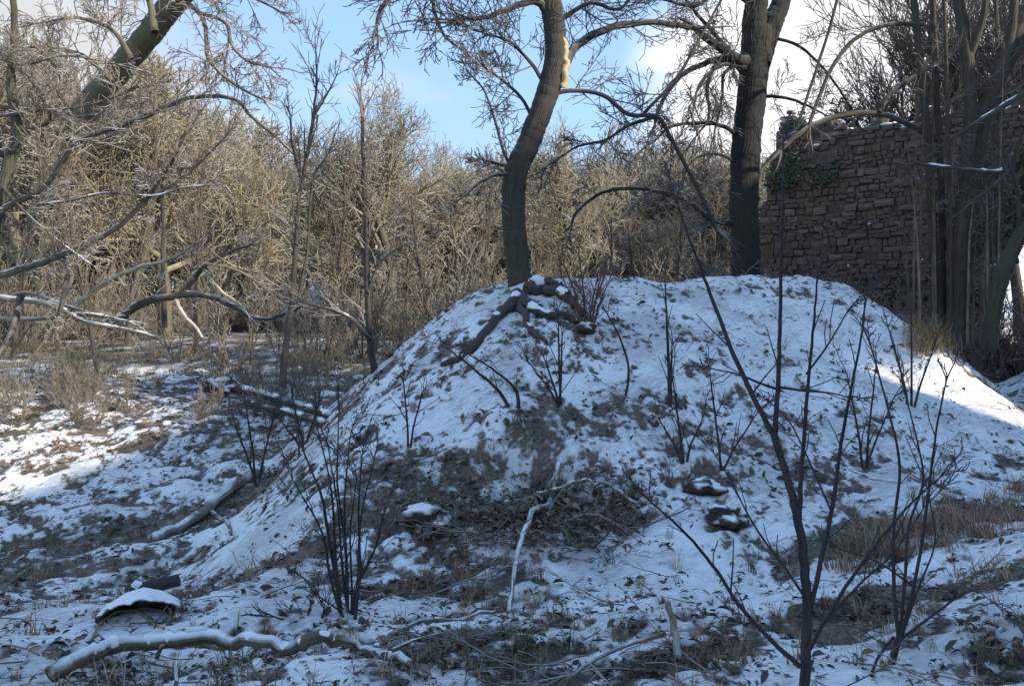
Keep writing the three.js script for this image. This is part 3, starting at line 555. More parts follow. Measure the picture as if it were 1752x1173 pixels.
// the cluster of stems on the right
{
  const limbs = [
    { path: [[1600, 600], [1598, 450], [1592, 300], [1580, 150], [1568, 40], [1560, -70]], d: [15, 15], w: [16, 11], tw: { n: 9, len: 1.3 }, part: 'stem' },
    { path: [[1614, 600], [1612, 400], [1608, 250], [1600, 100], [1596, -70]], d: [15.3, 15.2], w: [13, 10], tw: { n: 9, len: 1.2 }, part: 'stem' },
    { path: [[1634, 600], [1641, 420], [1652, 300], [1660, 200], [1655, 90], [1640, 0], [1630, -70]], d: [14.8, 14.6], w: [25, 16], tw: { n: 11, len: 1.5 }, part: 'stem' },
    { path: [[1642, 600], [1650, 420], [1668, 280], [1690, 190], [1720, 100], [1748, 40], [1775, -40]], d: [15, 15.4], w: [30, 19], tw: { n: 11, len: 1.5 }, part: 'stem' },
    { path: [[1624, 600], [1626, 380], [1622, 200], [1618, 60], [1612, -70]], d: [14.6, 14.6], w: [8, 6], tw: { n: 9, len: 1.2 }, part: 'stem' },
    { path: [[1690, 600], [1692, 420], [1700, 250], [1708, 100], [1700, -60]], d: [16, 16], w: [9, 7], tw: { n: 9, len: 1.2 }, part: 'stem' },
    { path: [[1606, 240], [1560, 215], [1510, 195], [1460, 194], [1390, 214], [1335, 256]], d: [15.2, 14.6], w: [9, 9], snowcap: { gap: 0.12 }, tw: { n: 9, len: 1.2 } },
    { path: [[1505, 192], [1520, 165], [1550, 140], [1585, 120]], d: [14.9, 15], w: [9, 8], tw: { n: 4, len: 0.8 } },
    { path: [[1578, 42], [1520, 42], [1470, 62], [1430, 105], [1400, 170], [1385, 212]], d: [15, 14.7], w: [8, 6], tw: { n: 8, len: 1.2 } },
    { path: [[1445, -60], [1425, 30], [1400, 110], [1365, 215]], d: [14.6, 14.8], w: [5, 5], tw: { n: 6, len: 1.1 } },
    { path: [[1735, 262], [1712, 292], [1660, 290], [1600, 284], [1565, 279]], d: [14, 13.6], w: [9, 5], snowcap: { gap: 0.05, w: 0.9 }, tw: { n: 4, len: 0.7 } },
    { path: [[1790, 140], [1720, 180], [1660, 218], [1610, 250]], d: [13.6, 13.8], w: [12, 6], snowcap: { gap: 0.1 }, tw: { n: 5, len: 0.9 } },
    { path: [[1745, 245], [1728, 290], [1700, 320], [1670, 340]], d: [14, 13.8], w: [9, 5], tw: { n: 4, len: 0.8 } },
    { path: [[1690, 195], [1720, 130], [1760, 60]], d: [15.3, 15], w: [14, 9], tw: { n: 6, len: 1.2 } },
    { path: [[1660, 230], [1700, 150], [1730, 60], [1738, -50]], d: [14.8, 14.5], w: [18, 13], tw: { n: 6, len: 1.3 } },
    { path: [[1652, 110], [1680, 40], [1690, -50]], d: [14.7, 14.3], w: [14, 10], tw: { n: 6, len: 1.3 } },
  ];
  const R = rng(31);
  for (let k = 0; k < 26; k++) { const x = 1545 + R() * 165, t = 60 + R() * 320, dx = (R() - 0.5) * 50; limbs.push({ path: [[x, 590], [x + dx * 0.2, 430], [x + dx * 0.5, lerp(430, t, 0.5)], [x + dx, t]], d: [14 + R() * 2, 14 + R() * 2], w: [4 + R() * 2.5, 1.6], part: 'shoot', per: 3, col: R() < 0.4 ? [0.24, 0.185, 0.13] : [0.13, 0.10, 0.075], tw: { n: 4, len: 0.8 } }); }
  tracedTree('coppiced_tree', 'dark many-stemmed tree with upright shoots at the right of the mound', 'tree', limbs, { seed: 32, col: [0.075, 0.06, 0.048], moss: 0.12, snow: 0.25, tw: { max: 2, k1: 8, k2: 4, rmin: 0.005, thick: 0.015, col: [0.10, 0.08, 0.065] } });
}
tracedTree('slanting_tree', 'dark trunk leaning to the right at the right edge above the sunlit snow', 'tree', [
  { path: [[1690, 600], [1708, 500], [1735, 425], [1775, 365], [1820, 310]], d: [13.6, 13.2], w: [26, 22], moss: 0.3 },
  { path: [[1740, 415], [1745, 350], [1735, 290], [1745, 240]], d: [13.4, 13.2], w: [9, 4], tw: { n: 5, len: 0.8 } },
], { seed: 35, col: C.darker, snow: 0.3, tw: { n: 0, max: 2, rmin: 0.005 } });

// left: the big leaning tree and its neighbours
tracedTree('leaning_tree', 'large pale-barked tree leaning over to the right in the top left corner', 'tree', [
  { path: [[20, 620], [48, 480], [80, 330], [120, 225], [180, 145], [228, 90], [265, 45], [310, -15], [360, -80]], d: [25, 18], w: [38, 44], tw: { n: 0 }, per: 6, flare: 0.3, moss: 0.7, col: [0.12, 0.115, 0.08] },
  { path: [[295, 5], [325, 10], [348, 35], [356, 100], [372, 120], [410, 150], [450, 170]], d: [16.2, 15.6], w: [10, 4], tw: { n: 9, len: 1.3, up: -0.05 } },
  { path: [[340, 22], [385, 38], [398, 80], [425, 105], [460, 115]], d: [16, 15.6], w: [8, 3], tw: { n: 10, len: 1.4, up: -0.04 } },
  { path: [[300, 0], [360, -10], [430, -5], [480, 20]], d: [16, 15.8], w: [9, 3], tw: { n: 12, len: 1.5, up: -0.02 } },
  { path: [[265, 55], [250, -10], [180, -60]], d: [16.2, 16.5], w: [14, 6], tw: { n: 10, len: 1.6, up: -0.06, lift: -0.1 } },
  { path: [[225, 100], [190, 50], [130, 30], [60, 40]], d: [16.4, 16], w: [10, 3], tw: { n: 12, len: 1.5, up: -0.03 } },
  { path: [[190, 135], [140, 95], [70, 80], [10, 90]], d: [16.6, 16], w: [9, 3], tw: { n: 10, len: 1.4, up: -0.03 } },
  { path: [[120, 240], [205, 215], [270, 188], [330, 166], [402, 170], [430, 200], [470, 232], [500, 262]], d: [16.8, 15.6], w: [10, 4], snowcap: { gap: 0.2 }, tw: { n: 12, len: 1.3 } },
  { path: [[95, 300], [120, 270], [118, 190], [100, 160], [85, 100]], d: [16.8, 16.5], w: [11, 4], tw: { n: 10, len: 1.4 } },
  { path: [[110, 240], [160, 205], [215, 155], [265, 145]], d: [16.8, 16.2], w: [8, 3], tw: { n: 8, len: 1.2 } },
], { seed: 41, col: C.brown, moss: 0.4, snow: 0.35, tw: { ...TWO, rmin: 0.0065, col: [0.17, 0.135, 0.10] } });
tracedTree('bent_tree', 'dark crooked bare tree at the left edge with boughs reaching right', 'tree', [
  { path: [[-60, 640], [-40, 520], [-12, 400], [8, 310], [22, 255], [28, 220], [18, 150], [24, 60], [20, -60]], d: [12.5, 12.3], w: [30, 9], tw: { n: 8, len: 1.4 }, col: C.dark },
  { path: [[20, 258], [45, 225], [85, 205], [60, 150], [30, 110]], d: [12.3, 12], w: [8, 3], tw: { n: 8, len: 1.1 } },
  { path: [[-20, 385], [10, 355], [75, 322], [128, 248], [210, 215], [262, 195]], d: [12.5, 11.5], w: [13, 4], snowcap: { gap: 0.15 }, tw: { n: 10, len: 1.3 } },
  { path: [[-40, 480], [0, 470], [60, 452], [95, 440], [180, 402], [240, 352], [290, 284], [318, 225]], d: [12.5, 11.6], w: [15, 5], snowcap: { gap: 0.12 }, tw: { n: 14, len: 1.3 } },
  { path: [[240, 345], [300, 312], [345, 275], [380, 240]], d: [11.9, 11.6], w: [7, 3], snowcap: true, tw: { n: 7, len: 0.9 } },
  { path: [[105, 438], [120, 470], [105, 520], [95, 560]], d: [12.2, 12.8], w: [11, 7], col: C.grey, snowcap: true, tw: { n: 3, len: 0.7 } },
  { path: [[60, 350], [110, 345], [180, 330], [260, 335], [320, 320], [370, 316]], d: [12.3, 11.4], w: [5, 2], snowcap: { gap: 0.02, w: 1 }, tw: { n: 8, len: 1.0 } },
  { path: [[5, 320], [45, 365], [110, 420], [160, 455]], d: [12.3, 11.8], w: [5, 2], snowcap: { gap: 0.02, w: 1 }, tw: { n: 6, len: 0.9 } },
  { path: [[-20, 200], [60, 190], [150, 180], [240, 150]], d: [12.4, 11.8], w: [6, 2], snowcap: { gap: 0.1 }, tw: { n: 10, len: 1.1 } },
  { path: [[-30, 90], [40, 110], [110, 95], [200, 110]], d: [12.4, 11.8], w: [5, 2], tw: { n: 10, len: 1.1 } },
], { seed: 51, col: C.dark, moss: 0.3, snow: 0.55, tw: { ...TWO, rmin: 0.0055, col: [0.19, 0.15, 0.11] } });

// fallen boughs on the left
tracedTree('fallen_bough', 'long dark fallen bough arching across the clearing on the left', 'fallen branch', [
  { path: [[185, 560], [240, 520], [300, 506], [350, 504], [395, 522], [440, 545], [480, 540], [520, 520]], d: [15, 14], w: [15, 5], tw: { n: 8, len: 1.0 }, snowcap: { gap: 0.08 }, part: 'limb', col: C.dark },
  { path: [[300, 508], [328, 482], [350, 455], [395, 430], [430, 418]], d: [14.7, 14.3], w: [10, 4], tw: { n: 7, len: 1.0 }, col: C.dark },
  { path: [[300, 512], [315, 540], [335, 560], [346, 578]], d: [14.7, 14.4], w: [7, 5], col: C.pale, snowcap: true },
  { path: [[350, 462], [380, 500], [410, 520], [425, 540]], d: [14.5, 14.2], w: [6, 3], col: C.pale, snowcap: true, tw: { n: 3, len: 0.7 } },
  { path: [[350, 450], [400, 460], [450, 490], [490, 530]], d: [14.4, 13.9], w: [5, 2], col: C.tan, tw: { n: 6, len: 0.8 } },
], { seed: 61, col: C.dark, twcol: C.tan, snow: 0.5, tw: { max: 2, rmin: 0.0055, col: C.tan } });
tracedTree('fallen_bough', 'pale fallen bough slanting up to the right in front of the left wood', 'fallen branch', [
  { path: [[118, 530], [150, 505], [195, 474], [240, 456], [285, 445], [330, 420]], d: [16, 15.5], w: [10, 4], part: 'limb', snowcap: true, tw: { n: 8, len: 1.0 } },
  { path: [[200, 470], [215, 490], [235, 480], [265, 472]], d: [15.8, 15.4], w: [5, 2], snowcap: true, tw: { n: 4, len: 0.6 } },
], { seed: 62, col: C.pale, snow: 0.5, tw: { max: 2, rmin: 0.0055, col: C.tan } });
tracedTree('fallen_bough', 'low tangle of snow-dusted fallen boughs along the left clearing edge', 'fallen branch', [
  { path: [[-30, 505], [30, 512], [85, 520], [140, 548], [210, 562], [260, 575]], d: [14.5, 14], w: [12, 6], part: 'limb', snowcap: true, tw: { n: 6, len: 0.9 } },
  { path: [[0, 545], [70, 545], [150, 538], [220, 550]], d: [14.6, 14.2], w: [10, 5], snowcap: true, tw: { n: 6, len: 0.8 } },
  { path: [[-20, 530], [40, 500], [110, 522], [170, 540]], d: [14.8, 14.3], w: [9, 4], snowcap: true, tw: { n: 6, len: 0.8 } },
  { path: [[35, 505], [25, 550], [8, 590], [-12, 625]], d: [13.2, 12.6], w: [13, 8], col: C.dark },
], { seed: 63, col: C.grey, snow: 0.5, tw: { max: 2, rmin: 0.0055, col: C.brown } });

// slender trees of the middle ground
tracedTree('slender_tree', 'tall slender dark sapling left of centre, its tip against the blue sky', 'sapling', [
  { path: [[482, 662], [488, 600], [499, 520], [506, 420], [512, 340], [524, 270], [536, 200], [541, 140], [540, 85]], d: [13, 13], w: [13, 2], part: 'stem', tw: { n: 14, len: 1.4, lift: 0.35, ang: [0.35, 0.8], t0: 0.3 } },
  { path: [[512, 500], [524, 440], [530, 360], [538, 300], [560, 265]], d: [13, 13], w: [6, 3], part: 'stem', tw: { n: 6, len: 1.0 } },
  { path: [[516, 310], [500, 250], [496, 200]], d: [13, 12.8], w: [5, 2], tw: { n: 5, len: 0.8, lift: 0.3 } },
  { path: [[536, 200], [560, 160], [575, 130]], d: [13, 13.2], w: [4, 2], tw: { n: 5, len: 0.8, lift: 0.3 } },
], { seed: 71, col: C.dark, snow: 0.3, tw: { max: 2, rmin: 0.005, col: [0.12, 0.10, 0.085] } });
tracedTree('slender_tree', 'slender dark sapling standing at the foot of the mound with an arching side branch', 'sapling', [
  { path: [[646, 690], [643, 650], [634, 595], [629, 520], [626, 420], [622, 300], [620, 200]], d: [11.2, 11.4], w: [15, 5], part: 'stem', tw: { n: 12, len: 1.3, lift: 0.3, t0: 0.35 } },
  { path: [[632, 580], [600, 545], [570, 530], [530, 520], [505, 505]], d: [11.2, 10.9], w: [8, 3], snowcap: { gap: 0.05 }, tw: { n: 7, len: 0.9 } },
  { path: [[628, 500], [650, 450], [690, 420], [720, 410]], d: [11.3, 11.1], w: [5, 2], tw: { n: 6, len: 0.8 } },
], { seed: 72, col: C.darker, snow: 0.35, tw: { max: 2, rmin: 0.0045, col: [0.14, 0.11, 0.09] } });
tracedTree('slender_tree', 'thin straight dark stem standing among the sunlit trees on the left', 'sapling', [
  { path: [[281, 560], [280, 500], [278, 440], [279, 380], [276, 300]], d: [17, 17], w: [10, 5], part: 'stem', tw: { n: 8, len: 1.1, t0: 0.5, lift: 0.3 } },
], { seed: 73, col: C.dark, snow: 0.2, tw: { max: 2, rmin: 0.006, col: C.brown } });

// foreground saplings
const F1 = { n: 5, len: 0.35, ang: [0.4, 0.9], lift: 0.3 };
tracedTree('foreground_sapling', 'dark leafless sapling with many spreading stems nearest the camera at lower right', 'sapling', [
  { path: [[1376, 1290], [1378, 1173], [1381, 1060], [1376, 960], [1364, 880], [1345, 810], [1325, 745]], d: [3.6, 3.75], w: [21, 12], part: 'stem', per: 7, tw: { n: 0 } },
  { path: [[1327, 750], [1290, 680], [1255, 605], [1228, 535], [1205, 475], [1180, 410], [1160, 350]], d: [3.75, 3.9], w: [10, 3], part: 'stem', tw: F1 },
  { path: [[1326, 748], [1331, 670], [1334, 590], [1336, 480], [1339, 360], [1340, 250]], d: [3.75, 3.7], w: [10, 3], part: 'stem', tw: { ...F1, n: 3 } },
  { path: [[1368, 890], [1372, 800], [1378, 720], [1386, 620], [1394, 540], [1398, 478]], d: [3.7, 3.6], w: [9, 3], part: 'stem', tw: F1 },
  { path: [[1386, 1045], [1405, 960], [1424, 870], [1438, 770], [1452, 690], [1470, 600], [1482, 515]], d: [3.65, 3.5], w: [10, 3], part: 'stem', tw: F1 },
  { path: [[1370, 1140], [1325, 1100], [1270, 1042], [1225, 975], [1185, 925], [1145, 885], [1115, 860]], d: [3.6, 3.3], w: [9, 3], part: 'stem', tw: F1 },
  { path: [[1376, 1020], [1350, 980], [1312, 930], [1280, 880], [1250, 820], [1222, 775]], d: [3.65, 3.9], w: [6, 2], part: 'stem', tw: F1 },
  { path: [[1386, 1110], [1410, 1065], [1460, 985], [1520, 905], [1570, 850], [1610, 815]], d: [3.6, 3.4], w: [9, 2], part: 'stem', tw: F1 },
  { path: [[1412, 1065], [1470, 1000], [1530, 945], [1580, 870]], d: [3.55, 3.35], w: [5, 2], part: 'stem', tw: F1 },
  { path: [[1336, 668], [1300, 655], [1262, 640], [1225, 632]], d: [3.75, 3.6], w: [5, 2], part: 'stem', tw: { ...F1, n: 4 } },
  { path: [[1333, 662], [1375, 668], [1420, 672], [1446, 678]], d: [3.72, 3.6], w: [5, 2], part: 'stem', tw: { ...F1, n: 3 } },
  { path: [[1380, 640], [1410, 600], [1435, 560], [1452, 530]], d: [3.65, 3.5], w: [4, 2], part: 'stem', tw: { ...F1, n: 3 } },
  { path: [[1425, 880], [1390, 800], [1350, 720], [1320, 690]], d: [3.6, 3.5], w: [4, 2], part: 'stem', tw: { ...F1, n: 3 } },
], { seed: 81, col: [0.045, 0.04, 0.042], tw: { max: 1, rmin: 0.0022, col: [0.05, 0.042, 0.042] } });
tracedTree('foreground_sapling', 'thin fan of bare stems rising from one base near the right edge', 'sapling', [
  { path: [[1500, 1240], [1518, 1165], [1535, 1105], [1540, 1085]], d: [4.1, 4.1], w: [15, 12], part: 'stem', tw: { n: 0 } },
  { path: [[1538, 1090], [1530, 1000], [1530, 900], [1540, 800], [1520, 700], [1490, 590]], d: [4.1, 4.3], w: [8, 3], part: 'stem', tw: F1 },
  { path: [[1542, 1090], [1560, 1020], [1578, 930], [1592, 820], [1602, 740], [1620, 650]], d: [4.1, 4], w: [8, 3], part: 'stem', tw: F1 },
  { path: [[1540, 1088], [1548, 1000], [1556, 900], [1580, 820], [1566, 740], [1545, 660]], d: [4.1, 4.2], w: [7, 2], part: 'stem', tw: F1 },
  { path: [[1545, 1085], [1570, 1010], [1600, 930], [1590, 850]], d: [4.1, 3.9], w: [5, 2], part: 'stem', tw: F1 },
  { path: [[1540, 1095], [1600, 1050], [1665, 1010], [1700, 1030]], d: [4.1, 3.9], w: [5, 2], part: 'stem', tw: { ...F1, n: 3 } },
  { path: [[1530, 1090], [1500, 1130], [1485, 1180]], d: [4.1, 3.9], w: [6, 4], part: 'stem', tw: { ...F1, n: 2 } },
  { path: [[1560, 1000], [1500, 960], [1440, 940]], d: [4.1, 4.2], w: [4, 2], part: 'stem', tw: { ...F1, n: 3 } },
], { seed: 82, col: [0.05, 0.045, 0.045], tw: { max: 1, rmin: 0.0022, col: [0.055, 0.046, 0.045] } });
{
  const limbs = [{ path: [[600, 1125], [585, 1060], [575, 990], [562, 920], [550, 850], [520, 775]], d: [5.2, 5.3], w: [11, 3], part: 'stem' }];
  const R = rng(83);
  const tips = [[560, 760], [600, 740], [640, 790], [610, 820], [580, 700], [500, 820], [540, 720], [660, 860], [620, 770]];
  for (const [tx, ty] of tips) { const bx = 590 + R() * 22, mx = lerp(bx, tx, 0.3) + (R() - 0.5) * 26; limbs.push({ path: [[bx, 1120], [mx, lerp(1120, ty, 0.4)], [lerp(bx, tx, 0.65) + (R() - 0.5) * 24, lerp(1120, ty, 0.7)], [tx, ty]], d: [5.15 + R() * 0.1, 5 + R() * 0.6], w: [5 + R() * 2.5, 1.8], part: 'stem' }); }
  limbs.push({ path: [[595, 1095], [550, 1088], [510, 1068], [470, 1055]], d: [5.2, 5], w: [7, 3], part: 'stem' });
  limbs.push({ path: [[530, 1075], [555, 1050], [545, 1020]], d: [5.1, 5], w: [4, 2], part: 'stem' });
  tracedTree('bare_shrub', 'dense dark leafless shrub with many upright stems at lower left of centre', 'shrub', limbs, { seed: 84, col: [0.055, 0.046, 0.044], tw: { n: 5, len: 0.45, max: 2, k1: 2, rmin: 0.0024, ang: [0.4, 1.0], lift: 0.15, col: [0.06, 0.05, 0.046] } });
}
// small saplings scattered on the mound
const small = (label, px, py, tips, seed, w = 5, n = 4) => {
  const d = dG(px, py), R = rng(seed);
  tracedTree('mound_sapling', label, 'sapling', tips.map(([tx, ty, bow]) => ({ path: [[px + (R() - 0.5) * 8, py + 14], [lerp(px, tx, 0.35) + (bow || 0), lerp(py, ty, 0.35)], [lerp(px, tx, 0.7) + (bow || 0) * 0.8, lerp(py, ty, 0.7)], [tx, ty]], d: [d, d - 0.1 - R() * 0.3], w: [w, 2], part: 'stem' })), { seed, col: [0.055, 0.047, 0.046], tw: { n, len: 0.55, max: 1, rmin: 0.003, ang: [0.35, 0.9], lift: 0.3, col: [0.065, 0.055, 0.052] } });
};
small('straight thin dark sapling on the middle of the mound slope', 1147, 700, [[1138, 470], [1150, 590]], 201, 7);
small('thin sapling bowing to the left on the mound below its crest', 1070, 685, [[1035, 530, 18]], 202, 5, 1);
small('pair of upright stems in the middle of the mound front', 958, 690, [[955, 540], [962, 575], [905, 620], [930, 610]], 203, 5);
small('dark curved sapling bending left over the mound below its tree', 884, 708, [[800, 605, 30], [770, 600, 10]], 204, 8, 4);
small('thin sapling with side twigs on the right of the mound below the sunlit strip', 1235, 800, [[1300, 700], [1215, 640]], 205, 5);
small('faint sapling standing just above the dark brush on the mound', 1170, 790, [[1150, 640], [1200, 720], [1130, 720]], 206, 5);
small('slim stems right of the mound centre beside the foreground sapling', 1480, 800, [[1450, 640], [1500, 620], [1530, 680]], 207, 5);
small('tiny upright stems on the left shoulder of the mound', 700, 760, [[690, 650], [720, 680]], 208, 4);
small('thin sapling leaning over the left bank below the fallen logs', 440, 830, [[420, 690], [400, 720], [470, 700]], 209, 5);
small('slim twiggy stems behind the lower left shrub', 520, 770, [[500, 680], [545, 690], [480, 720]], 210, 5);
small('thin dark shoots at the right end of the mound near the ruined wall', 1560, 700, [[1520, 560], [1560, 540], [1600, 590]], 211, 5);
small('thin crossed stems on the mound crest below the forked trunk', 1290, 478, [[1345, 432], [1240, 430], [1310, 440]], 212, 4, 2);
{ // reddish bush by the mound tree
  const limbs = [], R = rng(90), d = dG(1008, 570);
  for (let k = 0; k < 9; k++) { const a = (R() - 0.5) * 2; limbs.push({ path: [[1005 + a * 8, 580], [1008 + a * 22, 530 - R() * 20], [1010 + a * 48, 500 - R() * 60]], d: [d, d - 0.2 + (R() - 0.5) * 0.6], w: [4, 1.6], part: 'stem', per: 3 }); }
  tracedTree('red_bush', 'small reddish twiggy bush right of the mound tree on the skyline', 'bush', limbs, { seed: 91, col: [0.14, 0.075, 0.055], tw: { n: 6, len: 0.5, max: 2, k1: 3, rmin: 0.0035, col: [0.17, 0.09, 0.065] } });
}

// ---------------------------------------------------------------- logs, sticks, stumps
function log(name, label, category, pieces, o) {
  const R = rng(o.seed), first = pieces[0].d ? traced(pieces[0].path, pieces[0].d[0], pieces[0].d[1], pieces[0].w[0], pieces[0].w[1], R, 6, 0.5) : onGround(pieces[0].path, R, pieces[0].w[0], pieces[0].w[1], pieces[0].lift ?? 0.5, 7, 0.6), origin = first.pts[0].clone();
  const root = thing(name, label, category, origin), sn = [];
  pieces.forEach((q, k) => {
    const l = k ? (q.d ? traced(q.path, q.d[0], q.d[1], q.w[0], q.w[1], R, 6, 0.6) : onGround(q.path, R, q.w[0], q.w[1], q.lift ?? 0.5, 7, 0.6)) : first;
    if (q.raise) l.pts.forEach((p, i) => { p.y += q.raise * Math.sin(Math.PI * Math.min(1, i / (l.pts.length - 1) + 0.1)); });
    const g = new Geo(); g.tube(l.pts, l.rad, 14, q.col || o.col, { rough: 0.22, moss: q.moss ?? o.moss ?? 0.2, seed: k * 5 + o.seed, cap: true, capCol: C.pale, snow: o.snow === false ? 0 : 0.9 });
    g.mesh(q.part || (k ? 'branch_stub' : 'trunk'), M.bark, root, origin);
    if (o.snow !== false) snowOn(sn, l.pts, l.rad, R, { steep: 0.92, gap: q.gap ?? 0.05, w: (o.sw ?? 0.9) * 0.86, lift: (o.sl ?? 0.5) * 0.8 });
  });
  sn.forEach(q => q.mesh('snow', M.snow, root, origin));
  return { root, origin };
}
log('fallen_log', 'long curved fallen log with snow along its top in the bottom left foreground', 'log', [
  { path: [[90, 1200], [150, 1172], [215, 1150], [290, 1138], [370, 1132], [450, 1138], [520, 1140], [590, 1138], [650, 1146], [700, 1165]], w: [34, 16], raise: 0.10, gap: -0.02 },
  { path: [[440, 1132], [448, 1155], [450, 1185]], d: [4.15, 4.0], w: [22, 18] },
  { path: [[268, 1125], [273, 1112], [280, 1103]], d: [4.2, 4.15], w: [8, 6] },
  { path: [[525, 1135], [550, 1150], [580, 1180]], d: [4.15, 3.95], w: [11, 8] },
  { path: [[300, 1140], [302, 1180]], d: [4.1, 4.0], w: [8, 6] },
  { path: [[640, 1128], [670, 1112], [705, 1096], [755, 1082]], d: [4.2, 4.4], w: [8, 3] },
], { seed: 301, col: [0.16, 0.125, 0.085], moss: 0.4, sl: 0.45 });
log('fallen_log', 'pale grey fallen log slanting down the left bank in the shade', 'log', [
  { path: [[445, 812], [400, 850], [350, 885], [300, 912], [255, 935]], w: [18, 15] },
  { path: [[360, 878], [385, 895], [395, 915]], w: [8, 4] },
], { seed: 302, col: [0.21, 0.175, 0.14], moss: 0.1, sw: 0.85, sl: 0.4 });
log('fallen_log', 'upper of two dark logs lying side by side left of the mound foot', 'log', [
  { path: [[405, 664], [455, 676], [510, 693], [568, 712]], w: [13, 16], d: [14.6, 11.1] }, { path: [[418, 666], [400, 650], [385, 640]], w: [5, 3], d: [14.4, 14.4] },
], { seed: 303, col: C.darker });
log('fallen_log', 'lower of two dark logs lying side by side left of the mound foot', 'log', [
  { path: [[425, 690], [475, 702], [525, 714], [562, 727]], w: [12, 16], d: [13.9, 10.6] },
], { seed: 304, col: C.darker });
log('dead_branch', 'pale dead branch standing out over the dark brush heap at centre', 'branch', [
  { path: [[870, 1075], [876, 1035], [888, 985], [905, 940], [925, 895], [945, 855], [957, 805]], w: [7, 17], lift: 0.9, part: 'stick', raise: 0.12 },
  { path: [[878, 1030], [830, 1040], [780, 1046], [680, 1062]], w: [7, 3], part: 'side_branch' },
], { seed: 305, col: [0.24, 0.19, 0.14], moss: 0, sw: 0.6, sl: 0.6 });
log('dead_branch', 'pale snow-topped stick lying level across the brush heap', 'branch', [
  { path: [[855, 872], [930, 862], [1000, 855], [1060, 858], [1105, 872]], w: [8, 6], part: 'stick', lift: 1, raise: 0.10 },
], { seed: 306, col: [0.22, 0.17, 0.12], moss: 0 });
log('dead_branch', 'broken dead branch standing at the bottom edge right of centre', 'branch', [
  { path: [[1160, 1190], [1150, 1150], [1138, 1105], [1125, 1055]], w: [14, 8], part: 'stick', lift: 1.2, raise: 0.2 },
  { path: [[1138, 1085], [1100, 1095], [1060, 1108], [1000, 1140], [950, 1180]], d: [4.1, 3.8], w: [9, 6], part: 'side_branch' },
], { seed: 307, col: [0.19, 0.14, 0.10], moss: 0.1, sw: 0.6 });
log('dead_branch', 'thin yellowish bent stick on the snow in front of the hollow log', 'branch', [
  { path: [[145, 1130], [180, 1088], [215, 1075], [250, 1080], [280, 1100]], w: [6, 4], part: 'stick', lift: 1 },
  { path: [[205, 1078], [195, 1050], [160, 1080]], w: [4, 3], part: 'twig' },
], { seed: 308, col: [0.34, 0.27, 0.15], moss: 0, snow: false });
log('dead_branch', 'snowy stick running down from the lower left shrub to the bottom', 'branch', [
  { path: [[860, 1045], [790, 1065], [730, 1085], [660, 1120], [640, 1140]], w: [6, 8], part: 'stick', lift: 0.8 },
], { seed: 309, col: [0.2, 0.17, 0.14], moss: 0 });

// irregular lumps: stones, clods, stumps
function lump(r, ry, seed, amp = 0.35, flat = 0) {
  let g0 = new THREE.IcosahedronGeometry(1, 6); g0.deleteAttribute('uv'); g0.deleteAttribute('normal'); const g = mergeVertices(g0), p = g.attributes.position;
  for (let k = 0; k < p.count; k++) { let x = p.getX(k), y = p.getY(k), z = p.getZ(k); const n = 1 + amp * (fbm3(x * 1.6 + seed, y * 1.6, z * 1.6, 4, seed) - 0.5) * 2; if (y < -flat) y *= 0.6; p.setXYZ(k, x * n * r, y * n * ry, z * n * r); }
  g.computeVertexNormals(); return g;
}
const earth = new THREE.MeshStandardMaterial({ vertexColors: true, roughness: 0.95, side: THREE.DoubleSide });
function frosted(g, seed, col, from = 0.35) {                 // earth below, snow on what faces up
  const p = g.attributes.position, n = g.attributes.normal, c = new Float32Array(p.count * 3);
  for (let k = 0; k < p.count; k++) { const q = vn3(p.getX(k) * 14 + seed, p.getY(k) * 14, p.getZ(k) * 14, 5), t = ss(from, from + 0.25, n.getY(k) + (q - 0.5) * 0.8), m = 0.6 + 0.8 * q; for (let i = 0; i < 3; i++) c[k * 3 + i] = lerp(col[i] * m, SNOWC[i], t); }
  g.setAttribute('color', new THREE.BufferAttribute(c, 3)); return g;
}
function clod(label, px, py, wpx, k, seed) {
  const p = G(px, py), r = wpx * -p.z / F / 2, t = thing('earth_clod', label, 'clod', p);
  const a = shade(new THREE.Mesh(frosted(lump(r, r * k, seed, 0.75), seed, [0.045, 0.036, 0.028], 0.62), earth)); a.name = 'clod'; a.position.y = r * k * 0.35; t.add(a);
}
clod('dark earth clod with snow on top on the right of the mound front', 1245, 902, 70, 0.7, 5);
clod('dark mossy clod capped with snow above the right burrow on the mound', 1205, 838, 62, 0.6, 8);
clod('blunt dark clod at the left end of the brush heap', 735, 905, 95, 0.55, 13);
clod('small dark lump on the mound right of the mound tree roots', 1005, 575, 34, 0.8, 17);
clod('dark root lump in the dip left of the paired logs', 385, 682, 62, 0.75, 21);
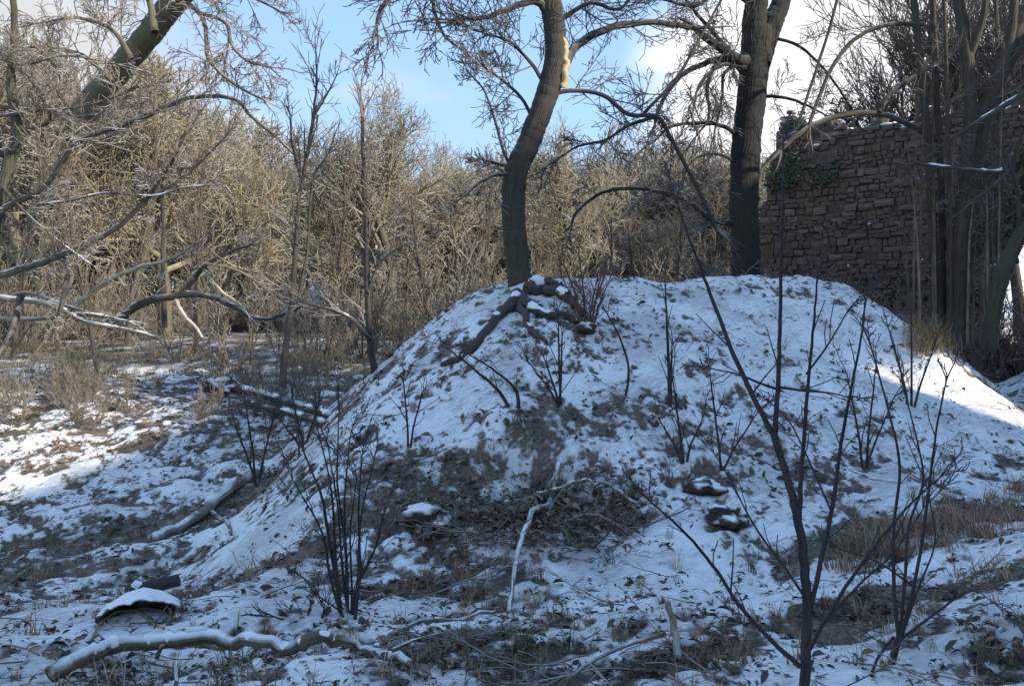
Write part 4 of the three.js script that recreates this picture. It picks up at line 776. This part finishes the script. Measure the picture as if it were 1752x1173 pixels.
function hollow(name, label, px, py, wpx, hpx, seed) {        // a rotten hollow log end facing the viewer, thinly snowed over
  const p = G(px, py), s = -p.z / F, rx = wpx * s / 2, ry = hpx * s / 2, L = rx * 1.7, n = 48, m = 16;
  const t = thing(name, label, 'hollow log', p); t.rotation.y = 0.35;
  const shell = (name2, rows, col, frost, from) => {                // rows: [radius factor, z] rings from one end to the other
    const P2 = [], I = [], U = [];
    rows.forEach(([k0, z, edge], j) => { for (let i = 0; i <= n; i++) {
      const a = (i % n) / n * Math.PI * 2, ca = Math.cos(a), sa = Math.sin(a), q = fbm3(ca * 1.7 + seed, sa * 1.7, z * 3, 4, seed), g = vn3(ca * 8 + seed, sa * 8, z * 5, seed + 1);
      const r = k0 * (0.72 + 0.5 * q + 0.08 * g), rag = edge * (fbm3(ca * 3 + 9, sa * 3, 1, 3, seed) - 0.5) * 0.9 * rx;
      P2.push(ca * rx * r, ry * 0.35 + sa * ry * r * (sa < 0 ? 0.7 : 1), z + rag); U.push(i / n, j * 0.08);
    } });
    for (let j = 0; j < rows.length - 1; j++) for (let i = 0; i < n; i++) { const a = j * (n + 1) + i, b = a + n + 1; I.push(a, a + 1, b, a + 1, b + 1, b); }
    const g = new THREE.BufferGeometry(); g.setAttribute('position', new THREE.Float32BufferAttribute(P2, 3)); g.setAttribute('uv', new THREE.Float32BufferAttribute(U, 2)); g.setIndex(I); g.computeVertexNormals();
    if (frost) frosted(g, seed, col, from); else { const c = []; for (let k = 0; k < P2.length / 3; k++) c.push(...col); g.setAttribute('color', new THREE.Float32BufferAttribute(c, 3)); }
    const o = shade(new THREE.Mesh(g, earth)); o.name = name2; t.add(o);
  };
  const out = []; for (let j = 0; j <= m; j++) { const q = j / m; out.push([1 - 0.55 * Math.pow(1 - q, 3), -L * (1 - q), Math.max(0, q - 0.6) * 2]); }
  out.push([0.93, 0.012, 0.8]); out.push([0.84, -0.02, 0.8]);
  shell('bark', out, [0.075, 0.056, 0.042], true, 0.5);
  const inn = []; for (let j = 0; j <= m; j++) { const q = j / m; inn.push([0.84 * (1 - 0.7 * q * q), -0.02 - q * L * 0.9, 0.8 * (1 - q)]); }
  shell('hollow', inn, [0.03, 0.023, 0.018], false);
}
hollow('hollow_log', 'dark hollow rotten log end dusted with snow at lower left', 240, 1082, 132, 60, 61);
{ // step-like broken log above it
  const p = G(255, 1030), s = -p.z / F, t = thing('broken_log', 'short dark broken log half buried in snow above the hollow log', 'log', p), g = new Geo(), sn = [], R = rng(66);
  const pts = [0, 1, 2, 3, 4, 5].map(k => V((k - 2.5) * 16 * s, 0.02 + k * 0.012, -k * 0.03)), rad = pts.map(() => 13 * s);
  g.tube(pts, rad, 14, C.darker, { rough: 0.25, cap: true, capCol: C.brown }); g.mesh('trunk', M.bark, t);
  snowOn(sn, pts, rad, R, { gap: 0, w: 0.95 }); sn.forEach(q => q.mesh('snow', M.snow, t));
}

{ }
// ---------------------------------------------------------------- dead leaves, grass and twigs lying about
function leafClump(seed, n, size) {
  const R = rng(seed), p = [], idx = [], c = [];
  for (let k = 0; k < n; k++) {
    const a = R() * 6.28, q = Math.sqrt(R()) * size * 2.2, cx = Math.cos(a) * q, cz = Math.sin(a) * q, yaw = R() * 6.28, pitch = (R() - 0.35) * 1.5, roll = (R() - 0.5) * 1.2, L = size * (0.6 + R() * 0.8), w = L * (0.3 + R() * 0.15), curl = (R() - 0.2) * 0.5;
    const e = new THREE.Euler(pitch, yaw, roll, 'YXZ'), b = p.length / 3, cy = size * R() * 0.9, m = 0.6 + 0.8 * R();
    for (const [u, v] of [[0, 0], [-1, 0.35], [0, 0.4], [1, 0.35], [-0.85, 0.7], [0, 0.75], [0.85, 0.7], [0, 1]]) {
      const t = V(u * w * 0.5, Math.abs(u) * w * 0.22 + Math.sin(v * 3.14) * curl * L * 0.6, (v - 0.3) * L).applyEuler(e);
      p.push(cx + t.x, Math.max(0.004, cy + t.y), cz + t.z); c.push(m, m, m);
    }
    for (const f of [[0, 2, 1], [0, 3, 2], [1, 2, 5], [1, 5, 4], [2, 3, 6], [2, 6, 5], [4, 5, 7], [5, 6, 7]]) idx.push(...f.map(i => i + b));
  }
  const g = new THREE.BufferGeometry(); g.setAttribute('position', new THREE.Float32BufferAttribute(p, 3)); g.setAttribute('color', new THREE.Float32BufferAttribute(c, 3)); g.setIndex(idx); g.computeVertexNormals(); return g;
}
function tuft(seed, n, L, spread, lean, w) {
  const R = rng(seed), p = [], idx = [], c = [];
  for (let k = 0; k < n; k++) {
    const a = R() * 6.28, l = L * (0.45 + 0.75 * R()), bx = (R() - 0.5) * spread, bz = (R() - 0.5) * spread, out = lean * (0.3 + R()), b = p.length / 3, m = 0.55 + 0.9 * R(), sx = Math.cos(a + 1.57), sz = Math.sin(a + 1.57);
    for (let j = 0; j <= 3; j++) { const t = j / 3, h = l * (t - 0.35 * out * t * t * t), o = l * out * t * t, ww = w * (1 - t * 0.85) / 2, x = bx + Math.cos(a) * o, z = bz + Math.sin(a) * o; p.push(x - sx * ww, h - 0.01, z - sz * ww, x + sx * ww, h - 0.01, z + sz * ww); c.push(m, m, m, m, m, m); }
    for (let j = 0; j < 3; j++) { const q = b + j * 2; idx.push(q, q + 1, q + 2, q + 1, q + 3, q + 2); }
  }
  const g = new THREE.BufferGeometry(); g.setAttribute('position', new THREE.Float32BufferAttribute(p, 3)); g.setAttribute('color', new THREE.Float32BufferAttribute(c, 3)); g.setIndex(idx); g.computeVertexNormals(); return g;
}
M.leaf.vertexColors = true; M.grass.vertexColors = true;
const slope = (x, z) => { const e = 0.12, n = V(heightSmooth(x - e, z) - heightSmooth(x + e, z), 2 * e, heightSmooth(x, z - e) - heightSmooth(x, z + e)).normalize(); return n; };
const UP = V(0, 1, 0);
function lie(x, z, R) { const q = new THREE.Quaternion().setFromUnitVectors(UP, slope(x, z)); return q.multiply(new THREE.Quaternion().setFromAxisAngle(UP, R() * 6.28)); }
function scatter(n, seed, near, farD, accept, size) {         // random places on the ground in view, denser near the camera
  const R = rng(seed), out = [];
  for (let k = 0; k < n; k++) {
    const d = near * Math.pow(farD / near, R()), x = (R() - 0.5) * 1.34 * d, z = -d;
    const b = bare(x, z); if (!accept(x, z, b, R)) continue;
    out.push({ p: V(x, height(x, z), z), s: size(d, R), q: lie(x, z, R), b });
  }
  return out;
}
{
  const geos = [0, 1, 2, 3].map(k => leafClump(700 + k, 7, 0.055));
  const spots = scatter(32000, 701, 2.6, 26, (x, z, b, R) => hillH(x, z) < 0.6 && (b > 0.32 ? R() < 0.5 : R() < (moundH(x, z) > 0.4 ? 0.14 : 0.07)), (d, R) => (0.35 + R() * R() * 1.25) * (1 + d * 0.02));
  instanced('leaf_litter', 'dead brown and dark green leaves poking through the snow', 'leaf litter', geos, M.leaf, spots, (s, R) => { const t = R(), m = 0.6 + 0.7 * R(); return t < 0.5 ? [0.10 * m, 0.07 * m, 0.05 * m] : t < 0.75 ? [0.04 * m, 0.05 * m, 0.026 * m] : [0.20 * m, 0.135 * m, 0.085 * m]; });
  const tg = [0, 1, 2].map(k => tuft(720 + k, 16, 0.20, 0.07, 0.8, 0.006));
  const ts = scatter(11000, 702, 2.6, 16, (x, z, b, R) => (b > 0.25 || R() < 0.06) && hillH(x, z) < 0.5 && R() < (z > -5.5 ? 0.2 : z > -7 ? 0.26 : 0.14) * (moundH(x, z) > 0.6 ? 0.8 : 1), (d, R) => (0.4 + R() * 0.8));
  instanced('dead_grass', 'flattened dead grass in streaks between the patches of snow', 'grass', tg, M.grass, ts, (s, R) => { const t = fbm(s.p.x * 0.9, s.p.z * 0.9, 2, 88) + (R() - 0.5) * 0.3, m = 0.7 + 0.6 * R(); return t < 0.40 ? [0.15 * m, 0.15 * m, 0.075 * m] : t < 0.62 ? [0.33 * m, 0.26 * m, 0.165 * m] : [0.30 * m, 0.18 * m, 0.115 * m]; });
  // taller tawny grass along the right bank and by the stems
  const R = rng(703), rs = [];
  for (let k = 0; k < 190; k++) { const t = R(), px = lerp(1440, 1790, t) + (R() - 0.5) * 70, py = lerp(955, 865, t) + (R() + R() - 1) * 50; const p = G(px, py); rs.push({ p, s: 0.7 + R() * 0.7, q: lie(p.x, p.z, R) }); }
  instanced('tawny_grass', 'reddish brown grass along the near bank at the right edge', 'grass', tg, M.grass, rs, (s, R) => { const m = 0.7 + 0.6 * R(); return R() < 0.55 ? [0.30 * m, 0.17 * m, 0.11 * m] : [0.34 * m, 0.26 * m, 0.17 * m]; });
  const tall = [0, 1].map(k => tuft(730 + k, 14, 0.38, 0.22, 0.9, 0.008)), r2 = [];
  for (let k = 0; k < 260; k++) { const px = 1560 + R() * 230, py = 560 + R() * 60 + Math.max(0, px - 1640) * 0.12, p = G(px, py); r2.push({ p, s: 0.6 + R() * 0.7, ry: R() * 6 }); }
  instanced('tall_grass', 'tall tawny grass at the foot of the many-stemmed tree', 'grass', tall, M.grass, r2, (s, R) => { const m = 0.7 + 0.6 * R(); return R() < 0.6 ? [0.30 * m, 0.19 * m, 0.09 * m] : [0.15 * m, 0.13 * m, 0.07 * m]; });
  const r3 = [];
  for (let k = 0; k < 900; k++) { const d = 15.5 + R() * 8, px = -40 + R() * 860, x = (px - W / 2) / F * d; if (vn(x * 0.8, d * 0.8, 55) < 0.45) continue; r3.push({ p: V(x, height(x, -d), -d), s: 0.5 + R() * 0.6, ry: R() * 6 }); }
  instanced('clearing_grass', 'tawny and green grass tufts along the sunlit clearing on the left', 'grass', tall, M.grass, r3, (s, R) => { const m = 0.7 + 0.6 * R(); return R() < 0.55 ? [0.26 * m, 0.19 * m, 0.10 * m] : [0.10 * m, 0.11 * m, 0.045 * m]; });
  // fallen twigs and bramble runners
  const tw = [0, 1, 2, 3].map(k => { const g = new Geo(), R2 = rng(740 + k); grow([g], V(0, 0.008, 0), V(1, 0.05, 0), 0.6, 0.0045, 0, { max: 1, segs: [6, 3], sides: [4, 3], kids: [4], t0: [0.2], ang: [0.4, 1], ratio: [0.25, 0.5], rmin: 0.0025, up: -0.01, wig: 0.25, cols: [[0.13, 0.105, 0.085]], taper: 0.4, flat: 0.6, snow: 0.3 }, R2); return g.geometry(); });
  const ws = scatter(1700, 704, 2.6, 15, (x, z, b, R) => R() < (b > 0.4 ? 0.35 : 0.14) * (moundH(x, z) > 1.1 ? 0.4 : 1) && hillH(x, z) < 0.5, (d, R) => 0.5 + R() * 0.9);
  ws.forEach(s => { s.p.y += 0.012; });
  instanced('fallen_twigs', 'thin dark twigs lying over the snow and litter', 'twigs', tw, M.twig, ws, (s, R) => { const m = 0.6 + 0.9 * R(); return [m, m, m]; });
}
instancedLater.forEach(f => f());
{ // a small evergreen on the far side of the wall
  const R = rng(770), d = 33, x = (1442 - W / 2) / F * d, y = heightSmooth(x, -d), t = thing('added_evergreen_tree', 'small yellowish green evergreen rising behind the ruined wall', 'tree', V(x, y, -d)); t.scale.set(1.5, 2.45, 1.5); const unused = 0;
  const g = new Geo(), lg = [], base = leafClump(771, 9, 0.16); //, g = new Geo(), lg = [], base = leafClump(771, 9, 0.16);
  const pts = [0, 1, 2, 3, 4].map(k => V((R() - 0.5) * 0.1, k * 0.95 - 0.3, 0)); g.tube(pts, [0.1, 0.085, 0.065, 0.045, 0.02], 8, C.dark); g.mesh('trunk', M.bark, t);
  for (let k = 0; k < 420; k++) { const h = Math.pow(R(), 0.8) * 3.6, r = (0.15 + 0.95 * (1 - h / 3.8)) * Math.sqrt(R()) * (0.75 + 0.5 * R()), a = R() * 6.28, gg = base.clone(); gg.rotateX((R() - 0.5) * 2); gg.rotateY(R() * 6.28); const m = 0.6 + 0.8 * R(), c = gg.attributes.color; for (let i = 0; i < c.count; i++) c.setXYZ(i, 0.085 * m, 0.10 * m, 0.03 * m); gg.translate(Math.cos(a) * r, h, Math.sin(a) * r); lg.push(gg); }
  const o = shade(new THREE.Mesh(mergeGeometries(lg), M.leaf)); o.name = 'foliage'; o.userData.kind = 'stuff'; t.add(o);
}
{ // evergreen added out of view; its crown keeps sun off the mound's crest
  const R = rng(780), p = V(17.2, 0, -5.9); p.y = heightSmooth(p.x, p.z) - 0.2;
  const t = thing('added_evergreen_tree', 'unseen evergreen added on the ridge to block sun from the mound crest', 'tree', p), g = new Geo(), pts = [0, 1, 2, 3, 4, 5].map(k => V((R() - 0.5) * 0.2, k * 2 - 0.2, (R() - 0.5) * 0.2));
  g.tube(pts, [0.2, 0.18, 0.15, 0.12, 0.08, 0.03], 9, C.dark); g.mesh('trunk', M.bark, t);
  const im = new THREE.InstancedMesh(leafClump(781, 10, 0.17), M.leaf, 3600), m = new THREE.Matrix4(), q = new THREE.Quaternion(), e = new THREE.Euler(), c0 = 7.1 - p.y + 2.6;
  for (let k = 0; k < 3600; k++) { const d = V(R() - 0.5, R() - 0.5, R() - 0.5).normalize().multiplyScalar(Math.cbrt(R())); e.set(R() * 6, R() * 6, R() * 6); q.setFromEuler(e); m.compose(V(d.x * 2.7 - 0.6, c0 + d.y * 2.6, d.z * 2.7 + 1.0), q, V(1, 1, 1)); im.setMatrixAt(k, m); const v = 0.6 + 0.8 * R(); im.setColorAt(k, new THREE.Color(0.04 * v, 0.055 * v, 0.025 * v)); }
  shade(im); im.name = 'foliage'; im.userData.kind = 'stuff'; t.add(im);
}
{ // the heap of dead brush under the mound
  const R = rng(760), c = G(900, 900), t = thing('brush_heap', 'broad dark scatter of dead brush and brown leaves in the bare hollow of the mound', 'brush heap', c.clone());
  const g = new Geo(), o = { max: 1, segs: [5, 3], sides: [4, 3], kids: [4], t0: [0.15], ang: [0.4, 1], ratio: [0.3, 0.5], rmin: 0.0028, up: -0.05, wig: 0.3, cols: [[0.10, 0.075, 0.055]], taper: 0.4, snow: 0.25 };
  for (let k = 0; k < 95; k++) { const px = 900 + (R() + R() - 1) * 235, py = 905 + (R() + R() - 1) * 62, p = G(px, py); p.y += R() * 0.03; const w = 0.8 + 1.2 * R(); grow([g], p, V((R() - 0.5) * 2, (R() - 0.3) * 0.35, (R() - 0.4)), 0.2 + R() * 0.6, 0.003 + R() * R() * 0.009, 0, { ...o, cols: [[0.11 * w, 0.08 * w, 0.058 * w]] }, R); }
  const m = g.mesh('twigs', M.twig, t, c); m.userData.kind = 'stuff';
  const lg = [], base = leafClump(765, 6, 0.06);
  for (let k = 0; k < 430; k++) { const px = 900 + (R() + R() - 1) * 220, py = 895 + (R() + R() - 1) * 85 - Math.abs(px - 900) * 0.05, p = G(px, py), gg = base.clone(); const w = R(), cc = gg.attributes.color, mul = w < 0.55 ? [0.12, 0.08, 0.056] : w < 0.85 ? [0.24, 0.165, 0.11] : [0.06, 0.07, 0.035]; for (let i = 0; i < cc.count; i++) cc.setXYZ(i, cc.getX(i) * mul[0], cc.getY(i) * mul[1], cc.getZ(i) * mul[2]); gg.rotateY(R() * 6.28); const s = 0.6 + R() * 0.8; gg.scale(s, s, s); gg.translate(p.x - c.x, p.y - c.y + R() * 0.05, p.z - c.z); lg.push(gg); }
  const lm = shade(new THREE.Mesh(mergeGeometries(lg), M.leaf)); lm.name = 'dead_leaves'; lm.userData.kind = 'stuff'; t.add(lm);
}

renderer.render(scene, camera);
